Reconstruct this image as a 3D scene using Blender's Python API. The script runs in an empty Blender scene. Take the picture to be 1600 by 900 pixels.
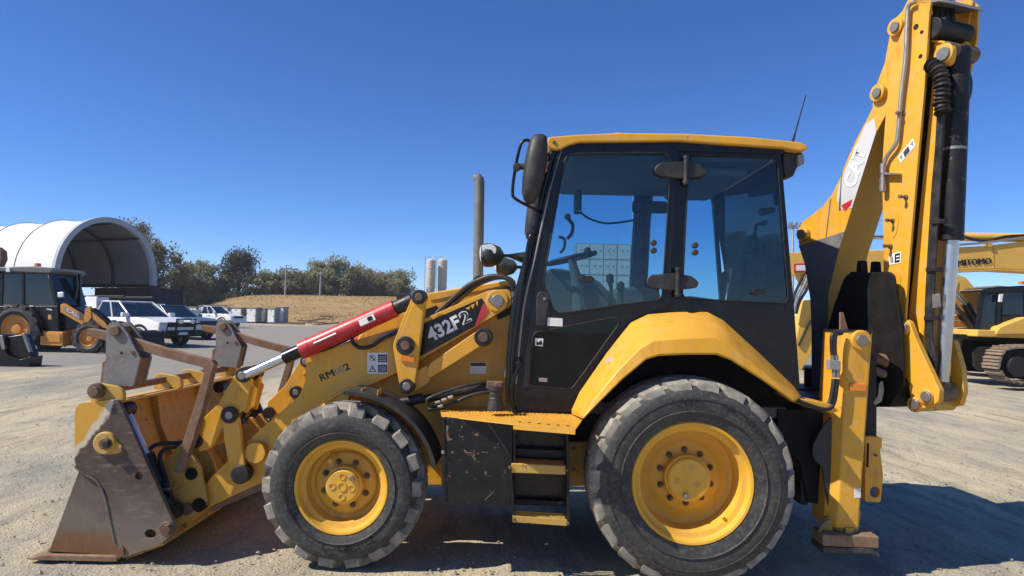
import bpy, bmesh, math, random
from mathutils import Vector, Matrix, Quaternion
R = math.radians
scene = bpy.context.scene
col = scene.collection
random.seed(7)

# ---------------------------------------------------------------- camera
FPX, CAMH = 1067.0, 1.62
PITCH, ROLL = R(2.25), R(1.3)
cam_d = bpy.data.cameras.new('camera')
cam = bpy.data.objects.new('camera', cam_d); col.objects.link(cam)
cam_d.sensor_width = 36.0
cam_d.lens = 36.0 * FPX / 1600.0
cam_d.clip_start, cam_d.clip_end = 0.05, 3000
CAMROT = Matrix.Rotation(R(90) + PITCH, 3, 'X') @ Matrix.Rotation(ROLL, 3, 'Z')
cam.matrix_world = Matrix.Translation((0, 0, CAMH)) @ CAMROT.to_4x4()
scene.camera = cam
scene.render.resolution_x, scene.render.resolution_y = 1024, 576

# ---------------------------------------------------------------- sky, sun, exposure
SUN_EL = R(46)
SUN_TRAVEL = Vector((math.cos(R(19)), math.sin(R(19)), 0))          # direction the light runs over the ground
sun_to = (-SUN_TRAVEL * math.cos(SUN_EL) + Vector((0, 0, math.sin(SUN_EL)))).normalized()
world = bpy.data.worlds.new('World'); scene.world = world; world.use_nodes = True
wn = world.node_tree.nodes; wl = world.node_tree.links
bg = wn['Background']
sky = wn.new('ShaderNodeTexSky'); sky.sky_type = 'NISHITA'; sky.sun_disc = False
sky.sun_elevation = SUN_EL
sky.sun_rotation = math.atan2(sun_to.x, sun_to.y)
sky.altitude = 300; sky.air_density = 0.7; sky.dust_density = 0.0; sky.ozone_density = 8.0
sat = wn.new('ShaderNodeHueSaturation'); sat.inputs['Saturation'].default_value = 1.12; sat.inputs['Hue'].default_value = 0.507
wl.new(sky.outputs[0], sat.inputs['Color']); wl.new(sat.outputs[0], bg.inputs[0]); bg.inputs[1].default_value = 0.128
sun_d = bpy.data.lights.new('sun', 'SUN'); sun_d.energy = 5.0; sun_d.angle = R(0.5); sun_d.color = (1.0, 0.92, 0.79)
sun = bpy.data.objects.new('sun', sun_d); col.objects.link(sun)
sun.rotation_euler = (-sun_to).to_track_quat('-Z', 'Y').to_euler()
sun.location = (-20, -5, 20)
vs = scene.view_settings
vs.view_transform = 'Standard'; vs.look = 'None'; vs.exposure = 0.36; vs.gamma = 1.0; vs.use_curve_mapping = False

# ---------------------------------------------------------------- measuring: photograph pixel -> point on a real plane
CAM = Vector((0, 0, CAMH))
def ray(px, py):
    return CAMROT @ Vector(((px - 800) / FPX, -(py - 450) / FPX, -1))
def hit(px, py, point, normal):
    d = ray(px, py); n = Vector(normal)
    t = (Vector(point) - CAM).dot(n) / d.dot(n)
    return CAM + d * t
def PW(px, py, y):                      # on the upright plane at distance y
    return hit(px, py, (0, y, 0), (0, 1, 0))
def PG(px, py, z=0):                    # on the ground
    return hit(px, py, (0, 0, z), (0, 0, 1))

# ---------------------------------------------------------------- materials
def nd(t, kind, **kw):
    n = t.nodes.new(kind)
    for k, v in kw.items():
        if hasattr(n, k): setattr(n, k, v)
        else: n.inputs[k].default_value = v
    return n
def ramp(t, fac, lo, hi, a=0.0, b=1.0):
    n = t.nodes.new('ShaderNodeMapRange'); n.clamp = True
    n.inputs[1].default_value = lo; n.inputs[2].default_value = hi
    n.inputs[3].default_value = a; n.inputs[4].default_value = b
    t.links.new(fac, n.inputs[0]); return n.outputs[0]
def mixc(t, fac, a, b, blend='MIX'):
    n = t.nodes.new('ShaderNodeMix'); n.data_type = 'RGBA'; n.blend_type = blend
    for s, x in ((n.inputs[0], fac), (n.inputs[6], a), (n.inputs[7], b)):
        if isinstance(x, (int, float)): s.default_value = x
        elif isinstance(x, tuple): s.default_value = (*x[:3], 1)
        else: t.links.new(x, s)
    return n.outputs[2]
def math_n(t, op, a, b=0.0):
    n = t.nodes.new('ShaderNodeMath'); n.operation = op
    for s, x in ((n.inputs[0], a), (n.inputs[1], b)):
        if isinstance(x, (int, float)): s.default_value = x
        else: t.links.new(x, s)
    return n.outputs[0]
def noise(t, co, scale, detail=4, rough=0.6, stretch=None):
    if stretch:
        m = t.nodes.new('ShaderNodeMapping'); m.inputs['Scale'].default_value = stretch
        t.links.new(co, m.inputs[0]); co = m.outputs[0]
    n = t.nodes.new('ShaderNodeTexNoise')
    n.inputs['Scale'].default_value = scale; n.inputs['Detail'].default_value = detail; n.inputs['Roughness'].default_value = rough
    t.links.new(co, n.inputs['Vector']); return n.outputs[0]
def bump(t, h, strength, dist, prev=None):
    n = t.nodes.new('ShaderNodeBump'); n.inputs['Strength'].default_value = strength; n.inputs['Distance'].default_value = dist
    t.links.new(h, n.inputs['Height'])
    if prev is not None: t.links.new(prev, n.inputs['Normal'])
    return n.outputs[0]
def newmat(name):
    m = bpy.data.materials.new(name); m.use_nodes = True
    t = m.node_tree; b = t.nodes['Principled BSDF']
    co = t.nodes.new('ShaderNodeTexCoord').outputs['Object']
    return m, t, b, co
MATS = {}
def paint(name, c, rough=0.4, metal=0.0, dust=0.25, dustc=(0.42, 0.36, 0.27), chips=0.0, chipc=(0.12, 0.07, 0.04), var=0.12, coat=0.0, bmp=0.1, spec=0.5, topdust=0.0, grime=0.0):
    m, t, b, co = newmat(name)
    n1 = noise(t, co, 2.3, 6, 0.65); n2 = noise(t, co, 11, 5, 0.7); n3 = noise(t, co, 60, 3, 0.6)
    dark = tuple(x * (1 - var) for x in c)
    cc = mixc(t, ramp(t, n1, 0.35, 0.65), c, dark)
    f = math_n(t, 'MULTIPLY', ramp(t, n2, 0.42, 0.75), dust)
    if topdust:
        g = t.nodes.new('ShaderNodeNewGeometry'); s = t.nodes.new('ShaderNodeSeparateXYZ'); t.links.new(g.outputs['Normal'], s.inputs[0])
        up = math_n(t, 'MULTIPLY', ramp(t, s.outputs[2], 0.35, 0.95), math_n(t, 'MULTIPLY', ramp(t, n3, 0.25, 0.7), topdust))
        f = math_n(t, 'MAXIMUM', f, up)
    cc = mixc(t, f, cc, dustc)
    if grime:
        gs = noise(t, co, 5.5, 6, 0.72, (2.2, 2.2, 0.45)); gp = noise(t, co, 1.7, 3, 0.5)
        cc = mixc(t, math_n(t, 'MULTIPLY', math_n(t, 'MULTIPLY', ramp(t, gs, 0.50, 0.72), ramp(t, gp, 0.38, 0.62)), grime), cc, (0.16, 0.085, 0.03))
        sc = noise(t, co, 38, 3, 0.55, (1.0, 1.0, 0.06)); cc = mixc(t, math_n(t, 'MULTIPLY', math_n(t, 'MULTIPLY', ramp(t, sc, 0.66, 0.72), ramp(t, gp, 0.45, 0.6)), grime), cc, (0.42, 0.30, 0.14))
    if chips:
        n4 = noise(t, co, 17, 8, 0.75)
        cc = mixc(t, ramp(t, n4, 0.70 - chips, 0.715 - chips), cc, chipc)
    t.links.new(cc, b.inputs['Base Color'])
    t.links.new(ramp(t, n2, 0.3, 0.75, rough - 0.06, min(1, rough + 0.25)), b.inputs['Roughness'])
    b.inputs['Metallic'].default_value = metal
    b.inputs['Specular IOR Level'].default_value = spec
    b.inputs['Coat Weight'].default_value = coat; b.inputs['Coat Roughness'].default_value = 0.15
    if bmp:
        t.links.new(bump(t, n3, bmp, 0.002), b.inputs['Normal'])
    MATS[name] = m; return m
YEL = (0.76, 0.372, 0.016)
paint('yellow', YEL, 0.40, dust=0.28, chips=0.05, coat=0.08, topdust=0.22, grime=0.5)
paint('yellow_worn', (0.58, 0.335, 0.05), 0.5, dust=0.4, chips=0.10, topdust=0.3, grime=0.6)
paint('yellow_rim', (0.76, 0.41, 0.03), 0.45, dust=0.22, chips=0.02, topdust=0.2, grime=0.35)
paint('yellow_far', (0.78, 0.44, 0.06), 0.55, dust=0.35, chips=0.02)
paint('orange_far', (0.66, 0.27, 0.03), 0.5, dust=0.3)
paint('black', (0.006, 0.006, 0.007), 0.22, dust=0.004, bmp=0.0, spec=0.4)
paint('black_trim', (0.010, 0.010, 0.011), 0.45, dust=0.05, bmp=0.1, spec=0.4)
paint('bucket_black', (0.007, 0.0065, 0.006), 0.55, dust=0.04, dustc=(0.10, 0.07, 0.05), spec=0.3)
paint('black_worn', (0.008, 0.008, 0.009), 0.40, dust=0.03, chips=0.085, chipc=(0.20, 0.13, 0.08), spec=0.35)
paint('boom_grey', (0.14, 0.14, 0.145), 0.5, dust=0.25)
paint('plastic', (0.020, 0.020, 0.022), 0.5, dust=0.08, bmp=0.3)
paint('hose', (0.009, 0.009, 0.010), 0.42, dust=0.10)
paint('grease', (0.009, 0.008, 0.007), 0.45, dust=0.10, bmp=0.8)
paint('pin_steel', (0.30, 0.28, 0.26), 0.42, metal=0.8, dust=0.3)
paint('pin_rust', (0.15, 0.09, 0.055), 0.65, metal=0.3, dust=0.3)
paint('chrome', (0.58, 0.60, 0.64), 0.24, metal=1.0, dust=0.05, bmp=0)
paint('steel_pipe', (0.42, 0.40, 0.37), 0.38, metal=0.85, dust=0.2)
paint('red', (0.52, 0.012, 0.022), 0.38, dust=0.12, coat=0.1)
paint('decal_white', (0.78, 0.78, 0.76), 0.5, dust=0.2)
paint('decal_pale', (0.58, 0.59, 0.61), 0.5, dust=0.2)
paint('decal_letter', (0.85, 0.85, 0.84), 0.5, dust=0.05)
paint('decal_navy', (0.02, 0.03, 0.07), 0.45, dust=0.1)
paint('decal_grey', (0.25, 0.25, 0.26), 0.5, dust=0.2)
paint('amber', (0.80, 0.22, 0.01), 0.25, dust=0.12, coat=0.4)
paint('seat_fabric', (0.045, 0.05, 0.058), 0.85, dust=0.2)
paint('cab_grey', (0.085, 0.09, 0.10), 0.7, dust=0.15)
paint('headliner', (0.22, 0.22, 0.22), 0.85, dust=0.1)
paint('lamp_lens', (0.75, 0.75, 0.72), 0.08, dust=0.1, coat=1.0)
paint('white_car', (0.80, 0.81, 0.82), 0.3, dust=0.08, coat=0.5)
paint('blue_car', (0.07, 0.13, 0.20), 0.3, dust=0.12, coat=0.5)
paint('tray_blue', (0.10, 0.17, 0.23), 0.5, dust=0.2)
paint('locker_white', (0.82, 0.82, 0.80), 0.6, dust=0.2)
paint('locker_grey', (0.24, 0.25, 0.26), 0.6, dust=0.2)
paint('container_dark', (0.012, 0.017, 0.028), 0.6, dust=0.05)
paint('container_grey', (0.20, 0.22, 0.24), 0.6, dust=0.3)
paint('container_white', (0.72, 0.70, 0.63), 0.6, dust=0.2)
paint('silo', (0.55, 0.50, 0.42), 0.6, dust=0.3)
paint('pole', (0.45, 0.45, 0.45), 0.5, metal=0.6, dust=0.2)
paint('rusty', (0.20, 0.105, 0.055), 0.8, dust=0.4, chips=0.06)
paint('timber', (0.36, 0.25, 0.15), 0.8, dust=0.4)
paint('track_steel', (0.22, 0.16, 0.11), 0.7, metal=0.2, dust=0.5)
paint('pad_wood', (0.20, 0.11, 0.055), 0.8, dust=0.5, chips=0.05)
paint('bark', (0.13, 0.10, 0.075), 0.9, dust=0.2)
paint('tread', (0.25, 0.23, 0.195), 0.9, dust=0.65, dustc=(0.52, 0.47, 0.385), var=0.55, bmp=0.6)
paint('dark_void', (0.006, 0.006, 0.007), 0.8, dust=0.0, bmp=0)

def rubber_mat():
    m, t, b, co = newmat('rubber')
    n1 = noise(t, co, 5, 6, 0.7); n2 = noise(t, co, 40, 4, 0.7)
    c = mixc(t, ramp(t, n1, 0.35, 0.75), (0.024, 0.024, 0.0245), (0.066, 0.061, 0.054))
    c = mixc(t, math_n(t, 'MULTIPLY', ramp(t, n2, 0.50, 0.78), 0.35), c, (0.25, 0.23, 0.19))
    sc = noise(t, co, 22, 4, 0.6, (0.2, 1, 1)); c = mixc(t, math_n(t, 'MULTIPLY', ramp(t, sc, 0.62, 0.70), 0.30), c, (0.22, 0.20, 0.17))
    t.links.new(c, b.inputs['Base Color']); b.inputs['Roughness'].default_value = 0.68
    t.links.new(bump(t, n2, 0.25, 0.004), b.inputs['Normal']); MATS['rubber'] = m
rubber_mat()
def bucket_mat():                       # worn loader bucket side: rusty below, bare steel in the middle
    m, t, b, co = newmat('bucket_steel')
    n1 = noise(t, co, 3.0, 7, 0.7); n2 = noise(t, co, 14, 6, 0.7); n3 = noise(t, co, 60, 4, 0.6, (1, 1, 0.25))
    s = t.nodes.new('ShaderNodeSeparateXYZ'); t.links.new(co, s.inputs[0])
    z = math_n(t, 'ADD', s.outputs[2], math_n(t, 'MULTIPLY', math_n(t, 'SUBTRACT', n1, 0.5), 0.55))
    c = mixc(t, ramp(t, n2, 0.35, 0.65), (0.13, 0.095, 0.072), (0.085, 0.06, 0.047))
    c = mixc(t, ramp(t, z, 0.52, 0.28), c, (0.18, 0.15, 0.115))
    c = mixc(t, ramp(t, z, 0.27, 0.10), c, (0.20, 0.095, 0.038))
    c = mixc(t, math_n(t, 'MULTIPLY', ramp(t, n3, 0.5, 0.8), 0.35), c, (0.26, 0.22, 0.18))
    t.links.new(c, b.inputs['Base Color']); b.inputs['Metallic'].default_value = 0.25
    t.links.new(ramp(t, n2, 0.3, 0.7, 0.42, 0.7), b.inputs['Roughness'])
    t.links.new(bump(t, n3, 0.15, 0.002), b.inputs['Normal']); MATS['bucket_steel'] = m
    # the upper part still carries paint, with a ragged pale edge where it wore away
    m, t, b, co = newmat('bucket_paint')
    n1 = noise(t, co, 5, 6, 0.65); n2 = noise(t, co, 16, 6, 0.7)
    s = t.nodes.new('ShaderNodeSeparateXYZ'); t.links.new(co, s.inputs[0])
    zz = math_n(t, 'SUBTRACT', s.outputs[2], math_n(t, 'MULTIPLY', s.outputs[0], 1.6))
    zz = math_n(t, 'ADD', zz, math_n(t, 'MULTIPLY', math_n(t, 'SUBTRACT', n1, 0.5), 0.30))
    BZ = 6.86
    steel = mixc(t, ramp(t, n2, 0.35, 0.65), (0.105, 0.072, 0.053), (0.062, 0.043, 0.033))
    lo = math_n(t, 'ADD', s.outputs[2], math_n(t, 'MULTIPLY', math_n(t, 'SUBTRACT', n1, 0.5), 0.5))
    steel = mixc(t, ramp(t, lo, 0.52, 0.18, 0.0, 0.8), steel, (0.19, 0.16, 0.125))
    steel = mixc(t, math_n(t, 'MULTIPLY', ramp(t, noise(t, co, 45, 4, 0.6, (0.25, 1, 1)), 0.56, 0.75), 0.45), steel, (0.34, 0.30, 0.25))
    steel = mixc(t, ramp(t, lo, 0.18, 0.02), steel, (0.26, 0.17, 0.10))
    c = mixc(t, ramp(t, zz, BZ - 0.05, BZ - 0.02), steel, (0.62, 0.54, 0.40))
    c = mixc(t, ramp(t, zz, BZ + 0.02, BZ + 0.06), c, (0.64, 0.34, 0.04))
    c = mixc(t, math_n(t, 'MULTIPLY', ramp(t, n2, 0.6, 0.72), 0.6), c, (0.24, 0.13, 0.07))
    t.links.new(c, b.inputs['Base Color']); b.inputs['Roughness'].default_value = 0.55; b.inputs['Metallic'].default_value = 0.15
    t.links.new(bump(t, n2, 0.12, 0.003), b.inputs['Normal']); MATS['bucket_paint'] = m
bucket_mat()
def fork_mat():
    m, t, b, co = newmat('fork_steel')
    n1 = noise(t, co, 6, 7, 0.7); n2 = noise(t, co, 30, 5, 0.7)
    c = mixc(t, ramp(t, n1, 0.50, 0.70), (0.215, 0.205, 0.19), (0.16, 0.105, 0.068))
    c = mixc(t, math_n(t, 'MULTIPLY', ramp(t, n2, 0.5, 0.75), 0.5), c, (0.38, 0.33, 0.27))
    t.links.new(c, b.inputs['Base Color']); b.inputs['Roughness'].default_value = 0.6; b.inputs['Metallic'].default_value = 0.3
    t.links.new(bump(t, n2, 0.2, 0.003), b.inputs['Normal']); MATS['fork_steel'] = m
fork_mat()
def glass_mat(name, tint, refl=1.0, film=0.05, filmc=(0.10, 0.16, 0.22)):
    m = bpy.data.materials.new(name); m.use_nodes = True; t = m.node_tree; t.nodes.clear()
    o = t.nodes.new('ShaderNodeOutputMaterial'); tr = t.nodes.new('ShaderNodeBsdfTransparent'); tr.inputs[0].default_value = (*tint, 1)
    gl = t.nodes.new('ShaderNodeBsdfGlossy'); gl.inputs['Roughness'].default_value = 0.02
    df = t.nodes.new('ShaderNodeBsdfDiffuse'); df.inputs[0].default_value = (*filmc, 1)
    co = t.nodes.new('ShaderNodeTexCoord').outputs['Object']
    m0 = t.nodes.new('ShaderNodeMixShader'); t.links.new(ramp(t, noise(t, co, 3, 5, 0.7), 0.3, 0.8, film * 0.5, film * 1.8), m0.inputs[0])
    t.links.new(tr.outputs[0], m0.inputs[1]); t.links.new(df.outputs[0], m0.inputs[2])
    fr = t.nodes.new('ShaderNodeFresnel'); fr.inputs[0].default_value = 1.45
    mx = t.nodes.new('ShaderNodeMixShader'); t.links.new(math_n(t, 'MULTIPLY', fr.outputs[0], refl), mx.inputs[0])
    t.links.new(m0.outputs[0], mx.inputs[1]); t.links.new(gl.outputs[0], mx.inputs[2]); t.links.new(mx.outputs[0], o.inputs[0])
    MATS[name] = m
glass_mat('glass', (0.70, 0.84, 0.90), 1.15, 0.008, (0.20, 0.22, 0.24))
glass_mat('glass_dark', (0.16, 0.17, 0.18), 0.8, 0.03)
glass_mat('glass_far', (0.20, 0.30, 0.40), 1.3, 0.25, (0.025, 0.06, 0.11))
def ground_mat():
    m, t, b, co = newmat('gravel_ground')
    nb = noise(t, co, 0.22, 6, 0.62, (1.5, 0.5, 1)); nm = noise(t, co, 0.9, 6, 0.65, (1.5, 0.55, 1))
    nf = noise(t, co, 26, 5, 0.75); nff = noise(t, co, 110, 3, 0.7)
    v = t.nodes.new('ShaderNodeTexVoronoi'); v.inputs['Scale'].default_value = 55; t.links.new(co, v.inputs['Vector'])
    v2 = t.nodes.new('ShaderNodeTexVoronoi'); v2.inputs['Scale'].default_value = 17; t.links.new(co, v2.inputs['Vector'])
    c = mixc(t, ramp(t, nb, 0.44, 0.56), (0.475, 0.408, 0.272), (0.272, 0.262, 0.222))
    c = mixc(t, ramp(t, nm, 0.35, 0.72, 0.0, 0.85), c, (0.54, 0.468, 0.32))
    c = mixc(t, ramp(t, noise(t, co, 2.0, 7, 0.72, (1.7, 0.35, 1)), 0.50, 0.64, 0, 0.75), c, (0.205, 0.198, 0.170))
    mp = t.nodes.new('ShaderNodeMapping'); mp.inputs['Rotation'].default_value = (0, 0, R(82)); t.links.new(co, mp.inputs[0])
    tr1 = noise(t, mp.outputs[0], 1.1, 5, 0.6, (0.10, 2.4, 1)); tr2 = noise(t, mp.outputs[0], 0.35, 3, 0.5)
    c = mixc(t, math_n(t, 'MULTIPLY', ramp(t, tr1, 0.54, 0.64), ramp(t, tr2, 0.42, 0.60, 0, 0.75)), c, (0.54, 0.475, 0.345))
    c = mixc(t, math_n(t, 'MULTIPLY', ramp(t, tr1, 0.46, 0.38), ramp(t, tr2, 0.45, 0.60, 0, 0.6)), c, (0.195, 0.19, 0.163))
    sy = t.nodes.new('ShaderNodeSeparateXYZ'); t.links.new(co, sy.inputs[0]); far = math_n(t, 'ADD', sy.outputs[1], math_n(t, 'MULTIPLY', math_n(t, 'SUBTRACT', nb, 0.5), 26.0)); far = math_n(t, 'ADD', far, math_n(t, 'MULTIPLY', sy.outputs[0], -0.35))
    asph = math_n(t, 'MULTIPLY', ramp(t, far, 17, 22, 0, 0.85), ramp(t, sy.outputs[1], 74, 66)); c = mixc(t, asph, c, (0.215, 0.212, 0.200))
    c = mixc(t, math_n(t, 'MULTIPLY', ramp(t, nf, 0.52, 0.70), 0.48), c, (0.17, 0.155, 0.13))
    c = mixc(t, math_n(t, 'MULTIPLY', ramp(t, v.outputs['Color'], 0.5, 1.0), 0.30), c, (0.56, 0.50, 0.41))
    c = mixc(t, math_n(t, 'MULTIPLY', ramp(t, nff, 0.55, 0.72), 0.38), c, (0.12, 0.108, 0.09))
    t.links.new(c, b.inputs['Base Color']); b.inputs['Roughness'].default_value = 0.95; b.inputs['Specular IOR Level'].default_value = 0.15
    n = bump(t, nm, 0.6, 0.08); n = bump(t, nf, 0.8, 0.018, n); n = bump(t, v.outputs['Distance'], 0.7, 0.008, n); n = bump(t, v2.outputs['Distance'], 0.25, 0.01, n)
    t.links.new(n, b.inputs['Normal']); MATS['gravel_ground'] = m
ground_mat()
def leaf_mat(name, a, bcol):
    m = bpy.data.materials.new(name); m.use_nodes = True; t = m.node_tree; t.nodes.clear()
    o = t.nodes.new('ShaderNodeOutputMaterial'); co = t.nodes.new('ShaderNodeTexCoord').outputs['Object']
    c = mixc(t, ramp(t, noise(t, co, 0.55, 5, 0.7), 0.35, 0.65), a, bcol)
    d = t.nodes.new('ShaderNodeBsdfDiffuse'); tr = t.nodes.new('ShaderNodeBsdfTranslucent'); mx = t.nodes.new('ShaderNodeMixShader'); mx.inputs[0].default_value = 0.5
    t.links.new(c, d.inputs[0]); t.links.new(c, tr.inputs[0]); t.links.new(d.outputs[0], mx.inputs[1]); t.links.new(tr.outputs[0], mx.inputs[2]); t.links.new(mx.outputs[0], o.inputs[0]); MATS[name] = m
def simple_noise(name, a, bcol, scale, rough=0.9, detail=6, bs=0.4, bd=0.1, lo=0.35, hi=0.65, trans=0.0, stretch=None):
    m, t, b, co = newmat(name)
    n1 = noise(t, co, scale, detail, 0.7, stretch)
    t.links.new(mixc(t, ramp(t, n1, lo, hi), a, bcol), b.inputs['Base Color']); b.inputs['Roughness'].default_value = rough
    b.inputs['Specular IOR Level'].default_value = 0.2
    if bs: t.links.new(bump(t, n1, bs, bd), b.inputs['Normal'])
    MATS[name] = m; return m
simple_noise('dry_grass', (0.36, 0.25, 0.115), (0.24, 0.165, 0.08), 0.9, stretch=(0.4, 1, 1.5), bd=0.3)
leaf_mat('dry_blade', (0.46, 0.33, 0.15), (0.34, 0.24, 0.11))
leaf_mat('leaf_gum', (0.21, 0.225, 0.14), (0.34, 0.335, 0.20))
leaf_mat('leaf_brown', (0.22, 0.195, 0.125), (0.32, 0.28, 0.17))
leaf_mat('leaf_pine', (0.07, 0.082, 0.07), (0.12, 0.128, 0.095))
leaf_mat('leaf_dark', (0.14, 0.135, 0.09), (0.23, 0.205, 0.125))
simple_noise('fabric_white', (0.66, 0.66, 0.67), (0.58, 0.58, 0.60), 0.25, rough=0.7, bs=0.15, bd=0.1)
simple_noise('fabric_edge', (0.40, 0.42, 0.45), (0.34, 0.36, 0.40), 0.5, rough=0.7, bs=0)
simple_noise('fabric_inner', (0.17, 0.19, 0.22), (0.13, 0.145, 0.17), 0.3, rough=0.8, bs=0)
simple_noise('stone', (0.40, 0.35, 0.28), (0.24, 0.215, 0.185), 30, bs=0.3, bd=0.004)

# ---------------------------------------------------------------- mesh helpers
def V(p): return Vector(p)
class MB:
    def __init__(s): s.v = []; s.f = []; s.m = []
    def add(s, vs, fs, mi=0):
        o = len(s.v); s.v += [tuple(p) for p in vs]
        for f in fs: s.f.append(tuple(i + o for i in f)); s.m.append(mi)
        return s
    def prism(s, a, b, mi=0):
        n = len(a); fs = [tuple(range(n))[::-1], tuple(range(n, 2 * n))]
        fs += [(i, (i + 1) % n, n + (i + 1) % n, n + i) for i in range(n)]
        return s.add(list(a) + list(b), fs, mi)
    def box(s, lo, hi, M=None, mi=0):
        p = [Vector((x, y, z)) for z in (lo[2], hi[2]) for x, y in ((lo[0], lo[1]), (hi[0], lo[1]), (hi[0], hi[1]), (lo[0], hi[1]))]
        if M is not None: p = [M @ q for q in p]
        return s.prism(p[:4], p[4:], mi)
    def cyl(s, p0, p1, r0, r1=None, n=20, mi=0):
        p0, p1 = V(p0), V(p1); r1 = r0 if r1 is None else r1
        q = (p1 - p0).normalized().to_track_quat('Z', 'Y')
        a = [p0 + q @ Vector((math.cos(2 * math.pi * i / n) * r0, math.sin(2 * math.pi * i / n) * r0, 0)) for i in range(n)]
        b = [p1 + q @ Vector((math.cos(2 * math.pi * i / n) * r1, math.sin(2 * math.pi * i / n) * r1, 0)) for i in range(n)]
        return s.prism(a, b, mi)
    def tube(s, pts, r, n=8, smooth=0, mi=0, rs=None):
        pts = [V(p) for p in pts]
        if smooth: pts, rs = catmull(pts, smooth, rs)
        rs = rs or [r] * len(pts); rings = []; up = None
        for i, p in enumerate(pts):
            d = (pts[min(i + 1, len(pts) - 1)] - pts[max(i - 1, 0)]).normalized()
            if up is None:
                up = d.orthogonal().normalized()
            else:
                up = (up - d * up.dot(d)); up = up.normalized() if up.length > 1e-6 else d.orthogonal().normalized()
            w = d.cross(up)
            rings.append([p + (up * math.cos(2 * math.pi * k / n) + w * math.sin(2 * math.pi * k / n)) * rs[i] for k in range(n)])
        vs = [q for ring in rings for q in ring]; m = len(rings)
        fs = [tuple(range(n))[::-1], tuple(range((m - 1) * n, m * n))]
        for i in range(m - 1):
            for k in range(n):
                fs.append((i * n + k, i * n + (k + 1) % n, (i + 1) * n + (k + 1) % n, (i + 1) * n + k))
        return s.add(vs, fs, mi)
    def lathe(s, c, prof, n=48, mi=0, axis=Vector((0, 1, 0)), a0=0, a1=2 * math.pi, mis=None, closed=False):
        c = V(c); q = axis.normalized().to_track_quat('Z', 'Y'); full = abs(a1 - a0 - 2 * math.pi) < 1e-6
        m = n if full else n + 1; vs = []
        ex = Vector((1, 0, 0)) if abs(axis.x) < 0.5 else Vector((0, 1, 0)); ey = axis.cross(ex).normalized(); ex = ey.cross(axis).normalized()
        for i in range(m):
            a = a0 + (a1 - a0) * i / n
            for r, h in prof: vs.append(c + ex * (math.cos(a) * r) + ey * (math.sin(a) * r) + axis * h)
        k = len(prof)
        for i in range(n):
            j = (i + 1) % m
            for e in range(k if closed else k - 1):
                e2 = (e + 1) % k
                s.add([], []); s.f.append(tuple(x + 0 for x in (len(s.v) + i * k + e, len(s.v) + j * k + e, len(s.v) + j * k + e2, len(s.v) + i * k + e2)))
                s.m.append(mis[e] if mis else mi)
        s.v += [tuple(p) for p in vs]
        if closed and not full:
            o = len(s.v) - len(vs)
            s.f.append(tuple(o + e for e in range(k))); s.m.append(mi)
            s.f.append(tuple(o + n * k + e for e in range(k))[::-1]); s.m.append(mi)
        return s
    def build(s, name, mats, parent=None, bevel=0.0, angle=35, seg=2, recalc=True):
        if isinstance(mats, str): mats = [mats]
        me = bpy.data.meshes.new(name); me.from_pydata(s.v, [], s.f)
        for k in mats: me.materials.append(MATS[k])
        if len(mats) > 1: me.polygons.foreach_set('material_index', s.m)
        return finish(name, me, parent, bevel, angle, seg, recalc)
def finish(name, me, parent, bevel=0.0, angle=35, seg=2, recalc=True):
    if recalc:
        bm = bmesh.new(); bm.from_mesh(me); bmesh.ops.recalc_face_normals(bm, faces=bm.faces[:]); bm.to_mesh(me); bm.free()
    me.polygons.foreach_set('use_smooth', [True] * len(me.polygons)); me.set_sharp_from_angle(angle=R(angle)); me.update()
    o = bpy.data.objects.new(name, me); col.objects.link(o)
    if parent is not None: o.parent = parent
    if bevel:
        b = o.modifiers.new('bevel', 'BEVEL'); b.width = bevel; b.segments = seg; b.limit_method = 'ANGLE'; b.angle_limit = R(40)
        b.use_clamp_overlap = True; b.harden_normals = True
    return o
def catmull(pts, k, rs=None):
    out = []; ro = []; n = len(pts)
    for i in range(n - 1):
        p0, p1, p2, p3 = pts[max(i - 1, 0)], pts[i], pts[i + 1], pts[min(i + 2, n - 1)]
        for j in range(k):
            t = j / k
            out.append(0.5 * ((2 * p1) + (p2 - p0) * t + (2 * p0 - 5 * p1 + 4 * p2 - p3) * t * t + (3 * p1 - p0 - 3 * p2 + p3) * t ** 3))
            if rs: ro.append(rs[i] * (1 - t) + rs[i + 1] * t)
    out.append(pts[-1])
    if rs: ro.append(rs[-1])
    return out, (ro if rs else None)
def rounded(pts, r, n=4):               # fillet the corners of a 2D outline given in pixels
    out = []; m = len(pts)
    for i in range(m):
        a, b, c = Vector(pts[i - 1]), Vector(pts[i]), Vector(pts[(i + 1) % m])
        d1, d2 = a - b, c - b; k = min(r, d1.length * 0.45, d2.length * 0.45)
        if k < 0.5 or d1.length < 1e-6 or d2.length < 1e-6: out.append(tuple(b)); continue
        s, e = b + d1.normalized() * k, b + d2.normalized() * k
        for j in range(n + 1):
            t = j / n; out.append(tuple((1 - t) ** 2 * s + 2 * t * (1 - t) * b + t * t * e))
    return out
def empty(name, loc=(0, 0, 0), rz=0.0, parent=None):
    o = bpy.data.objects.new(name, None); col.objects.link(o); o.location = loc; o.rotation_euler = (0, 0, rz); o.empty_display_size = 0.3
    if parent is not None: o.parent = parent
    return o
def tag(o, label=None, cat=None, group=None, kind=None):
    if label: o['label'] = label
    if cat: o['category'] = cat
    if group: o['group'] = group
    if kind: o['kind'] = kind
    return o
def copy_tree(o, parent=None, offset=None, mirror=None):
    c = o.copy(); col.objects.link(c); c.parent = parent
    if offset is not None: c.location = c.location + Vector(offset)
    for ch in list(o.children): copy_tree(ch, c)
    return c
def mirror_tree(o, parent, vc):         # the same piece on the far side of the machine
    c = copy_tree(o, parent); c.scale = (1, -1, 1); c.location = (0, 2 * vc, 0); return c
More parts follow.
